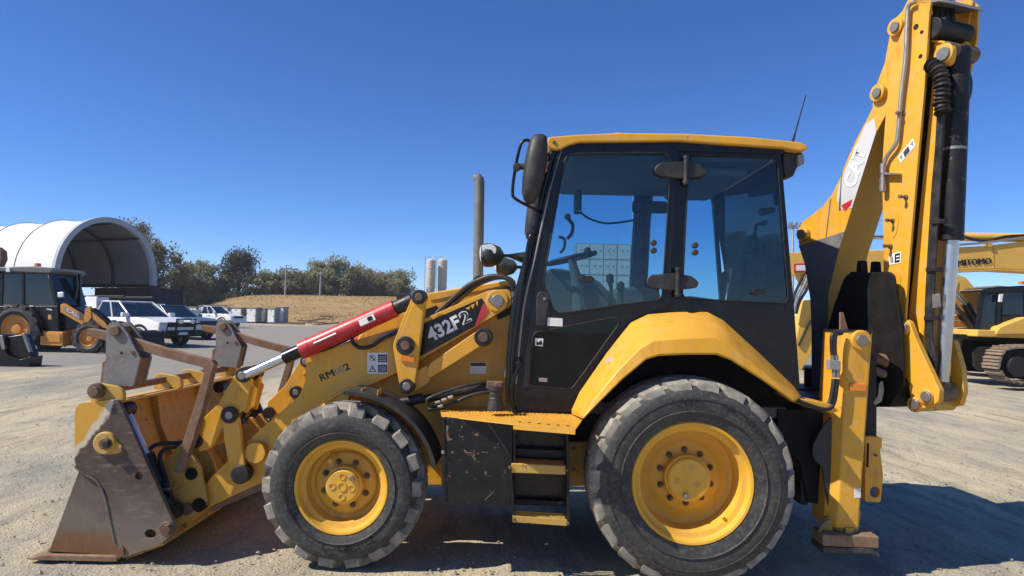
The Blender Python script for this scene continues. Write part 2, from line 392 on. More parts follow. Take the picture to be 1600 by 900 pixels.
def ring_mesh(outer, holes, depth):     # flat sheet with real holes, in (x, y), thickness along z from 0 to depth
    cu = bpy.data.curves.new('tmp', 'CURVE'); cu.dimensions = '2D'; cu.fill_mode = 'BOTH'; cu.extrude = depth / 2
    for loop in [outer] + holes:
        sp = cu.splines.new('POLY'); sp.points.add(len(loop) - 1); sp.use_cyclic_u = True
        for p, q in zip(sp.points, loop): p.co = (q[0], q[1], 0, 1)
    o = bpy.data.objects.new('tmp', cu); col.objects.link(o); dg = bpy.context.evaluated_depsgraph_get()
    me = bpy.data.meshes.new_from_object(o.evaluated_get(dg)); bpy.data.objects.remove(o); bpy.data.curves.remove(cu)
    bm = bmesh.new(); bm.from_mesh(me); bmesh.ops.remove_doubles(bm, verts=bm.verts[:], dist=1e-5)
    for v in bm.verts: v.co.z += depth / 2
    bm.to_mesh(me); bm.free(); me.materials.clear(); return me
def text_mesh(txt, size, bold=0.0, extr=0.001, align='LEFT', spacing=1.0):
    cu = bpy.data.curves.new('tmp', 'FONT'); cu.body = txt; cu.size = size; cu.offset = bold; cu.extrude = extr; cu.align_x = align; cu.space_character = spacing
    o = bpy.data.objects.new('tmp', cu); col.objects.link(o); dg = bpy.context.evaluated_depsgraph_get()
    me = bpy.data.meshes.new_from_object(o.evaluated_get(dg)); bpy.data.objects.remove(o); bpy.data.curves.remove(cu); me.materials.clear()
    return me
def lettering(name, txt, origin, right, up, mat, parent, height, width=None, bold=0.0, shear=0.0, extr=0.0012):
    me = text_mesh(txt, 1.0, bold, 0.0)
    xs = [v.co.x for v in me.vertices]; ys = [v.co.y for v in me.vertices]; x0, x1, y0, y1 = min(xs), max(xs), min(ys), max(ys)
    sy = height / (y1 - y0); sx = sy if width is None else width / (x1 - x0)
    right = V(right).normalized(); up = V(up).normalized(); nrm = right.cross(up).normalized(); o = V(origin)
    bm = bmesh.new(); bm.from_mesh(me)
    for v in bm.verts:
        y = (v.co.y - y0) * sy; x = (v.co.x - x0) * sx + shear * y
        v.co = o + right * x + up * y + nrm * extr
    bm.to_mesh(me); bm.free(); me.materials.append(MATS[mat])
    ob = bpy.data.objects.new(name, me); col.objects.link(ob); ob.parent = parent
    return ob

# ================================================================ THE SETTING
def build_ground():
    def axis(lo, hi, fine_lo, fine_hi, step):
        xs = []; x = fine_lo
        while x <= fine_hi: xs.append(x); x += step
        d = step; x = fine_hi
        while x < hi: d *= 1.22; x += d; xs.append(min(x, hi))
        d = step; x = fine_lo; lo_l = []
        while x > lo: d *= 1.22; x -= d; lo_l.append(max(x, lo))
        return lo_l[::-1] + xs
    xs = axis(-700, 700, -6.5, 6.5, 0.07); ys = axis(-60, 900, 3.2, 10.0, 0.07)
    from mathutils import noise as nz
    vs = []
    for y in ys:
        for x in xs:
            z = 0.0
            if -9 < x < 9 and 2.0 < y < 16:
                k = min(1, (9 - abs(x)) / 2, (16 - y) / 4)
                z = k * (0.016 * nz.noise((x * 0.9, y * 1.6, 0)) + 0.013 * nz.noise((x * 4, y * 6, 3)) + 0.008 * nz.noise((x * 11, y * 13, 5))) - 0.012
            vs.append((x, y, z))
    nx = len(xs)
    fs = [(j * nx + i, j * nx + i + 1, (j + 1) * nx + i + 1, (j + 1) * nx + i) for j in range(len(ys) - 1) for i in range(nx - 1)]
    mb = MB(); mb.add(vs, fs)
    o = mb.build('ground', 'gravel_ground', recalc=False, angle=80); tag(o, kind='structure')
build_ground()

def pebbles():
    mb = MB(); rnd = random.Random(3)
    base = [(0, 0, 1), (1, 0, 0), (0, 1, 0), (-1, 0, 0), (0, -1, 0), (0, 0, -0.6)]
    fs = [(0, 1, 2), (0, 2, 3), (0, 3, 4), (0, 4, 1), (5, 2, 1), (5, 3, 2), (5, 4, 3), (5, 1, 4)]
    for i in range(16000):
        y = 3.4 + 13 * rnd.random() ** 1.6; x = (rnd.random() - 0.5) * (y * 1.65 + 1)
        s = 0.0035 + 0.014 * rnd.random() ** 4
        if rnd.random() < 0.006: s *= 2.0
        a = rnd.random() * 6.28; q = Matrix.Rotation(a, 3, 'Z')
        vs = [q @ Vector((p[0] * s * rnd.uniform(0.7, 1.4), p[1] * s * rnd.uniform(0.6, 1.1), p[2] * s * rnd.uniform(0.45, 0.8))) + Vector((x, y, s * 0.15)) for p in base]
        mb.add(vs, fs)
    o = mb.build('loose_gravel', 'stone', angle=60); tag(o, 'loose pale pebbles scattered over the yard', 'gravel', kind='stuff')
pebbles()

# ================================================================ THE BACKHOE LOADER
D0 = 4.153
c0 = PW(1085, 752, D0)
ROOT = Vector((c0.x, D0, 0)); YAW = R(-0.8)
RI = Matrix.Rotation(-YAW, 3, 'Z')
machine = empty('backhoe_loader', ROOT, YAW)
tag(machine, 'large yellow and black backhoe loader filling the foreground', 'backhoe')
def loc(p): return RI @ (Vector(p) - ROOT)
OL = loc(CAM)
def L(px, py, v):                       # photograph pixel -> point of the machine at depth v behind its near side
    d = RI @ ray(px, py); t = (v - OL.y) / d.y; return OL + d * t
def Lp(px, py, point, n):
    d = RI @ ray(px, py); t = (Vector(point) - OL).dot(Vector(n)) / d.dot(Vector(n)); return OL + d * t
VC = 1.15
OFF = Vector((0, 1, 0))
def plate(name, pts, v, th, mat, parent, bevel=0.004, rnd=0, n=4):
    if rnd: pts = rounded(pts, rnd, n)
    a = [L(x, y, v) for x, y in pts]; mb = MB(); mb.prism(a, [p + OFF * th for p in a])
    return mb.build(name, mat, parent, bevel)
def sheet(name, outer, holes, v, th, mat, parent, bevel=0.0, rnd=0, hr=0):
    if rnd: outer = rounded(outer, rnd)
    if hr: holes = [rounded(h, hr) for h in holes]
    f = lambda loop: [(L(x, y, v).x, L(x, y, v).z) for x, y in loop]
    me = ring_mesh(f(outer), [f(h) for h in holes], th)
    for q in me.vertices: x, y, z = q.co; q.co = (x, v + z, y)
    me.materials.append(MATS[mat]); return finish(name, me, parent, bevel, 30)
def pin(name, px, py, v, r, length, mat, parent, n=20, bevel=0.003):
    c = L(px, py, v); mb = MB(); mb.cyl(c, c + OFF * length, r, n=n); return mb.build(name, mat, parent, bevel)
def circ(px, py, r, n=20, ry=None): return [(px + math.cos(6.28318 * i / n) * r, py + math.sin(6.28318 * i / n) * (ry or r)) for i in range(n)]
def hose(name, pts, r, mat, parent, n=8, sm=5):
    mb = MB(); mb.tube([L(*p) for p in pts], r, n, sm); return mb.build(name, mat, parent, angle=60)

# ---------------------------------------------------------------- wheels
def tyre(name, c, Rr, W, rb, parent, nl, depth, skew, rib, dusty):
    mb = MB(); h = W / 2; rt = Rr - depth
    prof = [(rb, 0.060), (rb + 0.015, 0.026), (rb + (rt - rb) * 0.35, 0.004), (rb + (rt - rb) * 0.62, 0.0), (rb + (rt - rb) * 0.80, 0.012), (rt - 0.022, 0.035), (rt - 0.004, 0.07), (rt, W * 0.3), (rt + 0.004, h)]
    half = prof; full = half + [(r, W - v) for r, v in half[-2::-1]]
    k = len(half); mis = [0] * (len(full) - 1)
    for e in range(len(mis)):
        if k - 4 <= e <= len(mis) - (k - 3): mis[e] = 1
    mis = mis if dusty else [0] * len(mis)
    mb.lathe(c, full, 72, mis=mis)
    c = V(c)
    def P(a, v, r): return c + Vector((math.cos(a) * r, v, math.sin(a) * r))
    st = 2 * math.pi / nl
    for side in (0, 1):
        for i in range(nl):
            a = i * st + side * st * 0.5
            w0, w1 = (st * 0.40, st * 0.26) if dusty else (st * 0.34, st * 0.20); kb, kt = (1.08, 0.94) if dusty else (1.32, 0.74)
            rows = []
            for (v, ac, rr0, rr1, wid) in ((0.006 if dusty else 0.026, -0.10 * skew, rt - 0.10, rt - 0.075, w0 * 0.7) if dusty else (0.026, 0.0, rt - 0.055, rt - 0.026, w0 * 1.1), (0.028 if dusty else 0.044, 0.0, rt - 0.06, rt - 0.004 if dusty else Rr - 0.014, w0), (0.062 if dusty else 0.085, 0.06 * skew, rt - 0.03, Rr - (0.006 if dusty else 0.0), w0 * 0.98), (W * 0.36, 0.55 * skew, rt - 0.02, Rr + 0.002, w1 * 1.1), (h + W * 0.04, 0.95 * skew, rt - 0.02, Rr + 0.002, w1)):
                vv = v if side == 0 else W - v
                A = a + ac * st
                rows.append([P(A - wid * kb, vv, rr0), P(A - wid * kt, vv, rr1), P(A + wid * kt, vv, rr1), P(A + wid * kb, vv, rr0)])
            o = len(mb.v); n = len(rows); mb.v += [tuple(p) for r in rows for p in r]
            fs = [(0, 1, 2, 3), tuple((n - 1) * 4 + q for q in (3, 2, 1, 0))]
            for j in range(n - 1):
                for q in range(4): fs.append((j * 4 + q, j * 4 + (q + 1) % 4, (j + 1) * 4 + (q + 1) % 4, (j + 1) * 4 + q))
            for f in fs: mb.f.append(tuple(o + x for x in f)); mb.m.append(1)
    # moulded rings on the sidewall
    for rr in rib: mb.lathe(c, [(rr - 0.006, 0.012), (rr, -0.0035), (rr + 0.006, 0.012)], 72)
    return mb.build(name, ['rubber', 'tread'], parent, angle=32)
def wheel(c, Rr, W, rb, rimd, hubc, hubr, hubv, nnut, nutR, nutr, parent, tcfg):
    c = V(c); mb = MB()
    prof = [(rb + 0.010, 0.060), (rb + 0.012, 0.036), (rb + 0.004, 0.026), (rb - 0.010, 0.030), (rb - 0.016, 0.05), (rb - 0.022, 0.075), (rb - 0.050, 0.085), (rb - 0.058, rimd), (rb - 0.085, rimd + 0.012), (nutR + 0.055, rimd), (nutR + 0.04, rimd - 0.012), (hubr + 0.01, rimd - 0.012), (0.02, rimd - 0.012)]
    mb.lathe(c, prof, 64)
    mb.lathe(c, [(rb - 0.02, W - 0.06), (rb - 0.02, rimd + 0.03), (0.05, rimd + 0.03)], 48)
    w = mb.build('wheel', 'yellow_rim', parent, angle=40)
    tyre('tyre', c, Rr, W, rb, w, *tcfg)
    mb = MB(); mb.lathe(c, [(hubr + 0.012, rimd), (hubr + 0.012, hubv + 0.035), (hubr, hubv + 0.03), (hubr - 0.004, hubv + 0.006), (hubr - 0.012, hubv), (0.001, hubv)], 40)
    hub = mb.build('hub', 'yellow_rim', w)
    for i in range(nnut):
        a = 6.28318 * i / nnut + 0.35; p = c + Vector((math.cos(a) * nutR, rimd - 0.012, math.sin(a) * nutR))
        mb = MB(); mb.cyl(p + OFF * 0.004, p - OFF * 0.012, nutr * 1.5, n=12); mb.cyl(p, p - OFF * 0.026, nutr, n=6); mb.cyl(p, p - OFF * 0.04, nutr * 0.5, n=8)
        mb.build('wheel_nut', 'pin_rust', w)
    return w, hub
RR = 0.634; FR = 0.520
rc = L(1085, 752, 0.0); rc = Vector((rc.x, 0.0, RR - 0.012))
fc = L(531, 757, 0.12); fc = Vector((fc.x, 0.12, FR - 0.008))
wr, hr = wheel(rc, RR, 0.50, 0.362, 0.25, None, 0.132, 0.13, 10, 0.168, 0.013, machine, (22, 0.020, 1.6, (0.44, 0.515), True))
wf, hf = wheel(fc, FR, 0.34, 0.288, 0.165, None, 0.108, 0.055, 8, 0.145, 0.013, machine, (18, 0.044, 1.0, (0.345,), False))
# cast recesses and plugs on the hubs
for (dx, dz) in ((0.015, 0.075), (-0.07, -0.01), (0.05, -0.03)):
    mb = MB(); p = rc + Vector((dx, 0.132, dz)); mb.cyl(p, p - OFF * 0.004, 0.020, n=14); mb.build('hub_recess', 'yellow_worn', hr, 0.002)
mb = MB(); p = rc + Vector((-0.02, 0.134, -0.10)); mb.cyl(p, p - OFF * 0.022, 0.018, n=14); mb.cyl(p, p - OFF * 0.028, 0.009, n=8); mb.build('hub_plug', 'pin_steel', hr, 0.002)
for (dx, dz) in ((0.0, 0.075), (-0.075, 0.0), (0.0, -0.075), (0.07, -0.01)):
    mb = MB(); p = fc + Vector((dx * .85, 0.056, dz * .85)); mb.lathe(p, [(0.022, 0.002), (0.022, -0.005), (0.016, -0.005), (0.016, 0.0), (0.001, 0.0)], 16); mb.build('hub_recess', 'yellow_rim', hf)
mb = MB(); p = fc + Vector((0, 0.056, 0)); mb.lathe(p, [(0.030, 0.002), (0.030, -0.006), (0.022, -0.006), (0.022, -0.002), (0.001, -0.002)], 20); mb.build('hub_cap', 'yellow_rim', hf)
mb = MB(); p = fc + Vector((0.062, 0.057, 0.055)); mb.cyl(p, p - OFF * 0.018, 0.017, n=14); mb.build('hub_plug', 'pin_steel', hf, 0.002)
mb = MB(); p = rc + Vector((0.215, 0.10, -0.235)); mb.tube([p + Vector((0.02, 0.09, -0.04)), p + Vector((0, 0.03, -0.03)), p, p + Vector((-0.02, -0.02, 0.03))], 0.011, 8, 4); mb.build('valve_stem', 'yellow_rim', wr)
mb = MB(); p = fc + Vector((-0.085, 0.085, 0.165)); mb.tube([p + Vector((0, 0.06, 0.02)), p, p + Vector((0.0, -0.02, -0.01))], 0.014, 8, 4); mb.build('valve_stem', 'yellow_rim', wf)
def sidewall_text(txt, c, r, v, a_mid, h, parent, outward=True, wscale=1.0):
    me = text_mesh(txt, 1.0, 0.01, 0.0); xs = [q.co.x for q in me.vertices]; ys = [q.co.y for q in me.vertices]
    s = h / (max(ys) - min(ys)); mx = (max(xs) + min(xs)) / 2; y0 = min(ys)
    for q in me.vertices:
        x = (q.co.x - mx) * s * wscale; y = (q.co.y - y0) * s
        if outward: a = a_mid - x / r; rr = r + y
        else: a = a_mid + x / r; rr = r + h - y
        q.co = (c.x + math.cos(a) * rr, c.y + v, c.z + math.sin(a) * rr)
    me.materials.append(MATS['hose']); o = bpy.data.objects.new('sidewall_lettering', me); col.objects.link(o); o.parent = parent
sidewall_text('MICHELIN', rc, 0.49, -0.006, R(52), 0.034, wr, True, 1.5)
sidewall_text('XMCL', rc, 0.49, -0.006, R(95), 0.034, wr, True, 1.5)
sidewall_text('CAMSO', fc, 0.35, -0.006, R(-80), 0.045, wf, False, 1.5)
mirror_tree(wr, machine, VC); mirror_tree(wf, machine, VC)
mb = MB(); mb.cyl(rc + OFF * 0.25, rc + OFF * 2.0, 0.13); mb.lathe(rc + OFF * 1.15, [(0.13, -0.35), (0.26, -0.15), (0.26, 0.15), (0.13, 0.35)], 24); mb.build('rear_axle', 'black_trim', machine, 0.006)
mb = MB(); mb.cyl(fc + OFF * 0.2, fc + OFF * 1.86, 0.09); mb.box((fc.x - 0.10, 0.6, fc.z - 0.08), (fc.x + 0.10, 1.7, fc.z + 0.12)); mb.build('front_axle', 'yellow_worn', machine, 0.006)

# ---------------------------------------------------------------- front mudguard, hood, chassis
def arc_guard(name, c, r, v0, v1, a0, a1, th, mat, parent):
    mb = MB(); mb.lathe(c, [(r, v0), (r + th, v0), (r + th, v1), (r, v1)], 28, a0=a0, a1=a1, closed=True); return mb.build(name, mat, parent, 0.004, angle=50)
mg = arc_guard('front_mudguard', Vector((fc.x + 0.02, 0, fc.z + 0.01)), FR + 0.055, 0.13, 0.50, R(-92), R(-14), 0.02, 'plastic', machine)
mb = MB(); mb.lathe(Vector((fc.x + 0.02, 0, fc.z + 0.01)), [(FR + 0.050, 0.128), (FR + 0.077, 0.128), (FR + 0.077, 0.136), (FR + 0.050, 0.136)], 28, a0=R(-92), a1=R(-14), closed=True)
mb.build('guard_lip', 'plastic', mg, 0.003)
mirror_tree(mg, machine, VC)
mb = MB(); p = L(577, 620, 0.2) + Vector((0, 0, 0.012)); mb.box(p + Vector((-0.055, 0, -0.01)), p + Vector((0.055, 0.12, 0.002))); mb.box(p + Vector((-0.055, 0, 0.0)), p + Vector((-0.049, 0.12, 0.035))); mb.box(p + Vector((0.049, 0, 0.0)), p + Vector((0.055, 0.12, 0.03)))
br = mb.build('guard_bracket', 'yellow', machine, 0.002)
for dx in (-0.02, 0.025):
    q = p + Vector((dx, 0.04, 0.002)); mb = MB(); mb.cyl(q, q + Vector((0, 0, 0.006)), 0.009, n=6); mb.build('bolt', 'pin_rust', br)

hood = plate('hood', [(806, 436), (740, 446), (668, 458), (625, 474), (585, 498), (560, 524), (548, 560), (548, 690), (806, 690)], 0.70, 0.90, 'yellow', machine, 0.03, rnd=6)
plate('hood_side_recess', [(572, 530), (572, 512), (616, 492), (640, 487), (640, 520)], 0.690, 0.02, 'yellow', hood, 0.004, rnd=3)
plate('hood_grille', [(655, 494), (657, 486), (682, 477), (686, 486), (668, 500)], 0.688, 0.02, 'dark_void', hood, 0.003, rnd=2)
plate('hood_ridge', [(668, 459), (800, 438), (800, 444), (672, 470)], 0.692, 0.02, 'yellow', hood, 0.004)
chas = plate('chassis', [(560, 560), (640, 560), (806, 470), (806, 700), (690, 705), (690, 758), (668, 758), (640, 690), (560, 670)], 0.645, 0.055, 'yellow', machine, 0.005)
plate('frame_rail', [(600, 690), (1240, 690), (1240, 745), (900, 760), (690, 760), (600, 740)], 0.66, 0.10, 'yellow_worn', machine, 0.006)
plate('frame_rail', [(600, 690), (1240, 690), (1240, 745), (900, 760), (690, 760), (600, 740)], 1.55, 0.10, 'yellow_worn', machine, 0.006)
mb = MB(); a = L(700, 720, 0.75); b = L(1230, 600, 0.75); mb.box((a.x, 0.75, 0.42), (b.x, 1.55, 0.95)); mb.build('transmission_housing', 'black_trim', machine, 0.02)
mb = MB(); a = L(545, 700, 0.7); mb.box((a.x - 0.02, 0.68, 0.42), (a.x + 0.75, 1.62, 0.75)); mb.build('front_frame', 'yellow_worn', machine, 0.01)
plate('data_plate', [(734, 566), (760, 566), (760, 584), (734, 584)], 0.641, 0.003, 'decal_white', machine, 0.0)
plate('data_plate_header', [(735, 567), (759, 567), (759, 572), (735, 572)], 0.6385, 0.0025, 'black', machine, 0.0)
pin('exhaust_bracket', 748, 440, 1.45, 0.05, 0.05, 'black_trim', machine)
ex0, ex1 = L(747, 432, 1.5), L(749, 284, 1.5)
mb = MB(); rr = 0.043
mb.tube([ex0 + Vector((-0.005, 0, -0.25)), ex0, ex1, ex1 + Vector((-0.003, 0, 0.015)), ex1 + Vector((-0.020, 0, 0.035)), ex1 + Vector((-0.05, 0, 0.045))], rr, 20, 0, rs=[rr, rr, rr * 1.02, rr * 1.0, rr * 0.98, rr * 0.5])
mb.build('exhaust_stack', 'boom_grey', machine, angle=50)

# ---------------------------------------------------------------- loader arms, linkage, cylinders
AV = 0.50
arm_pts = [(800, 477), (797, 452), (766, 453), (690, 486), (652, 503), (571, 527), (478, 556), (477, 597), (466, 620), (400, 677), (330, 745), (288, 800), (290, 826), (326, 793), (403, 757), (440, 742), (500, 700), (532, 650), (548, 615), (620, 583), (651, 566), (775, 492)]
arm = plate('loader_arm', rounded(arm_pts, 6, 3), AV, 0.12, 'yellow', machine, 0.006)
hose('arm_rib', [(547, 606, AV), (525, 618, AV), (503, 637, AV), (487, 660, AV), (475, 688, AV)], 0.014, 'yellow', arm, sm=4)
hose('arm_rib', [(552, 628, AV), (535, 638, AV), (520, 652, AV), (508, 668, AV)], 0.014, 'yellow', arm, sm=4)
boss = pin('cross_tube_boss', 398, 708, AV - 0.05, 0.072, 0.08, 'yellow', arm, 28, 0.006)
arm_far = copy_tree(arm, machine, (0, 1.18, 0))
mb = MB(); c = L(398, 708, AV); mb.cyl(c + OFF * 0.03, c + OFF * 1.27, 0.06); mb.build('cross_tube', 'yellow', machine)
# decal on the arm
plate('model_decal', [(658, 507), (753, 466), (763, 485), (747, 507), (653, 559)], AV - 0.003, 0.003, 'black', arm, 0)
plate('decal_red_flash', [(755, 473), (764, 485), (748, 507), (742, 509)], AV - 0.0045, 0.0015, 'red', arm, 0)
a, b = L(674, 537, AV - 0.005), L(738, 503, AV - 0.005)
dr = (b - a).normalized(); up = Vector((-dr.z, 0, dr.x))
# lettering faces the camera: right x up must point to -v
def near_text(name, txt, px0, px1, h_px, v, mat, parent, bold=0.0, shear=0.0):
    a, b = L(*px0, v), L(*px1, v); d = (b - a); r = d.normalized(); u = Vector((-r.z, 0, r.x))
    if u.z < 0 and abs(u.z) > 0.1: u = -u
    hh = (L(px0[0], px0[1] - h_px, v) - a).length
    return lettering(name, txt, a, r, u, mat, parent, hh, d.length, bold, shear)
near_text('model_lettering', '432F', (673, 535), (722, 511), 22, AV - 0.0045, 'decal_letter', arm, 0.035)
near_text('model_lettering', '2', (723, 508), (738, 501), 20, AV - 0.0045, 'decal_letter', arm, 0.045)
near_text('model_lettering', '2', (724.3, 506.6), (736.7, 500.8), 17.6, AV - 0.0065, 'black', arm, 0.0)
for tri in ([(727, 482), (735, 478), (733, 484)], [(735, 477), (742, 474), (739, 483)], [(743, 472), (747, 470), (746, 479)]):
    plate('torn_decal_letter', tri, AV - 0.0050, 0.001, 'yellow', arm, 0)
for j in (0.0, 0.7): near_text('fleet_number', 'R', (502 + j, 596 - j * .4), (510 + j, 592.5 - j * .4), 11, AV - 0.001 - j * .001, 'black', arm, 0.0)
for j in (0.0, 0.7): near_text('fleet_number', 'M', (512 + j, 592 - j * .4), (523 + j, 587 - j * .4), 11, AV - 0.001 - j * .001, 'black', arm, 0.0)
near_text('fleet_number', '0', (525, 586), (532, 583), 10, AV - 0.001, 'decal_grey', arm, 0.0)
near_text('fleet_number', '0', (533, 582), (539, 579), 10, AV - 0.001, 'decal_grey', arm, 0.0)
near_text('fleet_number', '2', (540, 580), (548, 576), 11, AV - 0.001, 'black', arm, 0.02)
# safety decals: white plates with a pictogram each
sd = plate('safety_decal', [(574, 551), (606, 551), (606, 584), (574, 584)], AV - 0.003, 0.003, 'decal_white', arm, 0)
plate('decal_text_panel', [(590.5, 554), (605, 554), (605, 566), (590.5, 566)], AV - 0.0042, 0.0012, 'decal_navy', sd, 0)
plate('decal_text_panel', [(590.5, 570), (605, 570), (605, 582), (590.5, 582)], AV - 0.0042, 0.0012, 'decal_navy', sd, 0)
for yy in (557, 560, 563, 573, 576, 579): plate('decal_text_line', [(592, yy), (603.5, yy), (603.5, yy + 1), (592, yy + 1)], AV - 0.0050, 0.0008, 'decal_pale', sd, 0)
c = L(582, 559.5, AV - 0.003); mb = MB(); mb.lathe(c, [(0.020, 0.001), (0.020, -0.001), (0.017, -0.001), (0.017, 0.001)], 20); mb.build('pictogram_ring', 'black', sd)
plate('pictogram_bar', [(577.5, 556), (579, 555), (586.5, 563), (585.5, 564)], AV - 0.0045, 0.001, 'black', sd, 0)
plate('pictogram_triangle', [(582, 570), (588, 581), (576, 581)], AV - 0.0042, 0.0012, 'black', sd, 0)
plate('pictogram_face', [(582, 572.5), (586, 580), (578, 580)], AV - 0.0050, 0.001, 'decal_white', sd, 0)
plate('pictogram_mark', [(581, 575), (583, 575), (582.6, 578.5), (581.4, 578.5)], AV - 0.0056, 0.001, 'black', sd, 0)

lev = plate('tilt_lever', [(642, 468), (646, 457), (655, 453), (664, 457), (666, 466), (660, 510), (650, 590), (647, 602), (642, 610), (634, 613), (627, 608), (623, 596), (614, 542), (616, 532)], 0.37, 0.055, 'yellow', machine, 0.006)
lev2 = plate('lever_face', [(650, 462), (664, 462), (648, 598), (640, 604), (628, 602), (618, 542)], 0.366, 0.006, 'yellow', lev, 0.003)
for (x, y, r, mt) in ((654, 464, 0.050, 'grease'), (633, 540, 0.062, 'grease'), (635, 604, 0.050, 'grease')):
    pin('bush', x, y, 0.350, r, 0.10, mt, lev, 24, 0.006)
for (x, y, r, mt) in ((654, 464, 0.026, 'pin_rust'), (633, 540, 0.030, 'pin_rust'), (635, 604, 0.028, 'pin_steel')):
    pin('pin', x, y, 0.335, r, 0.05, mt, lev, 18, 0.004)
rf = plate('side_reflector', [(626, 555), (648, 558), (647, 567), (625, 564)], 0.352, 0.014, 'amber', lev, 0.003)
mirror_l = copy_tree(lev, machine, (0, 1.56, 0))
lk = plate('tilt_link', [(665, 595), (667, 577), (673, 567), (744, 518), (754, 515), (763, 524), (757, 537)], 0.42, 0.06, 'yellow', machine, 0.010, rnd=4)
pin('bush', 755, 527, 0.405, 0.062, 0.10, 'grease', lk, 24, 0.006); pin('pin', 755, 527, 0.39, 0.034, 0.06, 'pin_rust', lk, 10, 0.004)
plate('link_tongue', [(630, 592), (668, 570), (672, 596), (648, 612), (634, 614)], 0.432, 0.035, 'yellow', lk, 0.004, rnd=5)
pv = pin('arm_pivot', 777, 470, AV - 0.03, 0.075, 0.10, 'yellow', machine, 28, 0.006); pin('pin', 777, 470, AV - 0.045, 0.042, 0.06, 'pin_steel', pv, 20, 0.004)
pin('keeper_plate', 767, 468, AV - 0.04, 0.022, 0.02, 'pin_steel', pv, 14, 0.003)
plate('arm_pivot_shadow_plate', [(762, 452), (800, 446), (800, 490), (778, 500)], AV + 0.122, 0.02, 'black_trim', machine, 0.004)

def cylinder(prefix, parent, A, B, fracs, rb, rr, body, n=24):
    A, B = V(A), V(B); d = B - A; mb = MB()
    mb.cyl(A + d * fracs[0], A + d * fracs[1], rb, n=n); mb.cyl(A + d * (fracs[0] - 0.008), A + d * (fracs[0] + 0.05), rb * 1.05, n=n)
    o = mb.build(prefix + '_barrel', body, parent, 0.004)
    mb = MB(); mb.cyl(A, A + d * fracs[0], rr, n=n); mb.build(prefix + '_rod', 'chrome', o)
    return o
cv = 0.43
A, B = L(384, 586, cv), L(648, 468, cv)
cy = cylinder('tilt_cylinder', machine, A, B, (0.335, 0.885), 0.060, 0.031, 'red')
d = B - A; mb = MB(); mb.cyl(A + d * 0.225, A + d * 0.34, 0.046); mb.build('rod_seal_collar', 'black', cy, 0.004)
mb = MB(); mb.cyl(A + d * 0.885, A + d * 0.99, 0.050); mb.box(A + d * 0.91 + Vector((-0.02, -0.02, 0.03)), A + d * 0.95 + Vector((0.02, 0.02, 0.065))); mb.build('cylinder_end', 'grease', cy, 0.006)
mb = MB(); q = Vector((-d.z, 0, d.x)).normalized(); mb.tube([A + d * 0.42 - OFF * 0.062, A + d * 0.55 - OFF * 0.062], 0.008, 10); mb.build('grease_line', 'steel_pipe', cy)
e = d.normalized(); c = A + d * 0.73 - OFF * 0.062
mb = MB(); mb.prism([c - e * 0.055 - q * 0.022 - OFF * 0.010, c + e * 0.055 - q * 0.022 - OFF * 0.010, c + e * 0.055 + q * 0.022 - OFF * 0.004, c - e * 0.055 + q * 0.022 - OFF * 0.004], [c - e * 0.055 - q * 0.022, c + e * 0.055 - q * 0.022, c + e * 0.055 + q * 0.022, c - e * 0.055 + q * 0.022]); lb = mb.build('cylinder_label', 'decal_white', cy)
c2 = c + e * 0.022 - OFF * 0.0085; mb = MB(); mb.box((-0.016, -0.003, -0.014), (0.016, 0.001, 0.014), Matrix.Translation(c2) @ Matrix.Rotation(-math.atan2(d.z, d.x), 4, 'Y')); mb.build('label_code', 'black', lb)
copy_tree(cy, machine, (0, 1.44, 0))
hose('cylinder_pipe', [(470, 556, 0.44), (520, 541, 0.45), (600, 500, 0.45), (622, 488, 0.44)], 0.012, 'black', cy)
hose('hydraulic_hose', [(560, 512, 0.42), (585, 488, 0.46), (610, 478, 0.47), (630, 468, 0.45)], 0.016, 'hose', machine)
hose('hydraulic_hose', [(550, 520, 0.45), (551, 534, 0.44), (562, 543, 0.43), (580, 541, 0.44), (600, 528, 0.46), (622, 518, 0.47)], 0.014, 'hose', machine)
hose('hydraulic_hose', [(585, 536, 0.46), (605, 522, 0.47), (628, 516, 0.48)], 0.012, 'steel_pipe', machine)
for k, (dx, dy) in enumerate(((0, 0), (9, 2))):
    hose('hydraulic_hose', [(682 + dx, 490 + dy, 0.62), (708 + dx, 466 + dy, 0.60), (735 + dx, 444 + dy, 0.56), (765 + dx, 432 + dy, 0.52), (790 + dx * 0.7, 434 + dy, 0.50), (800 + dx * 0.4, 447 + dy, 0.50), (802 + dx * 0.4, 468, 0.50)], 0.017, 'hose', machine)
for k in range(3):
    hose('steel_pipe', [(802 + 4 * k, 470, 0.47), (800 + 5 * k, 500, 0.47), (793 + 5 * k, 560, 0.47), (790 + 5 * k, 588, 0.47), (797 + 5 * k, 600, 0.47), (806 + 3 * k, 607, 0.49)], 0.009, 'steel_pipe', machine)
    mb = MB(); p = L(802 + 4 * k, 464, 0.47); mb.cyl(p, p + Vector((0, 0, 0.035)), 0.014, n=6); mb.build('pipe_fitting', 'pin_steel', machine)
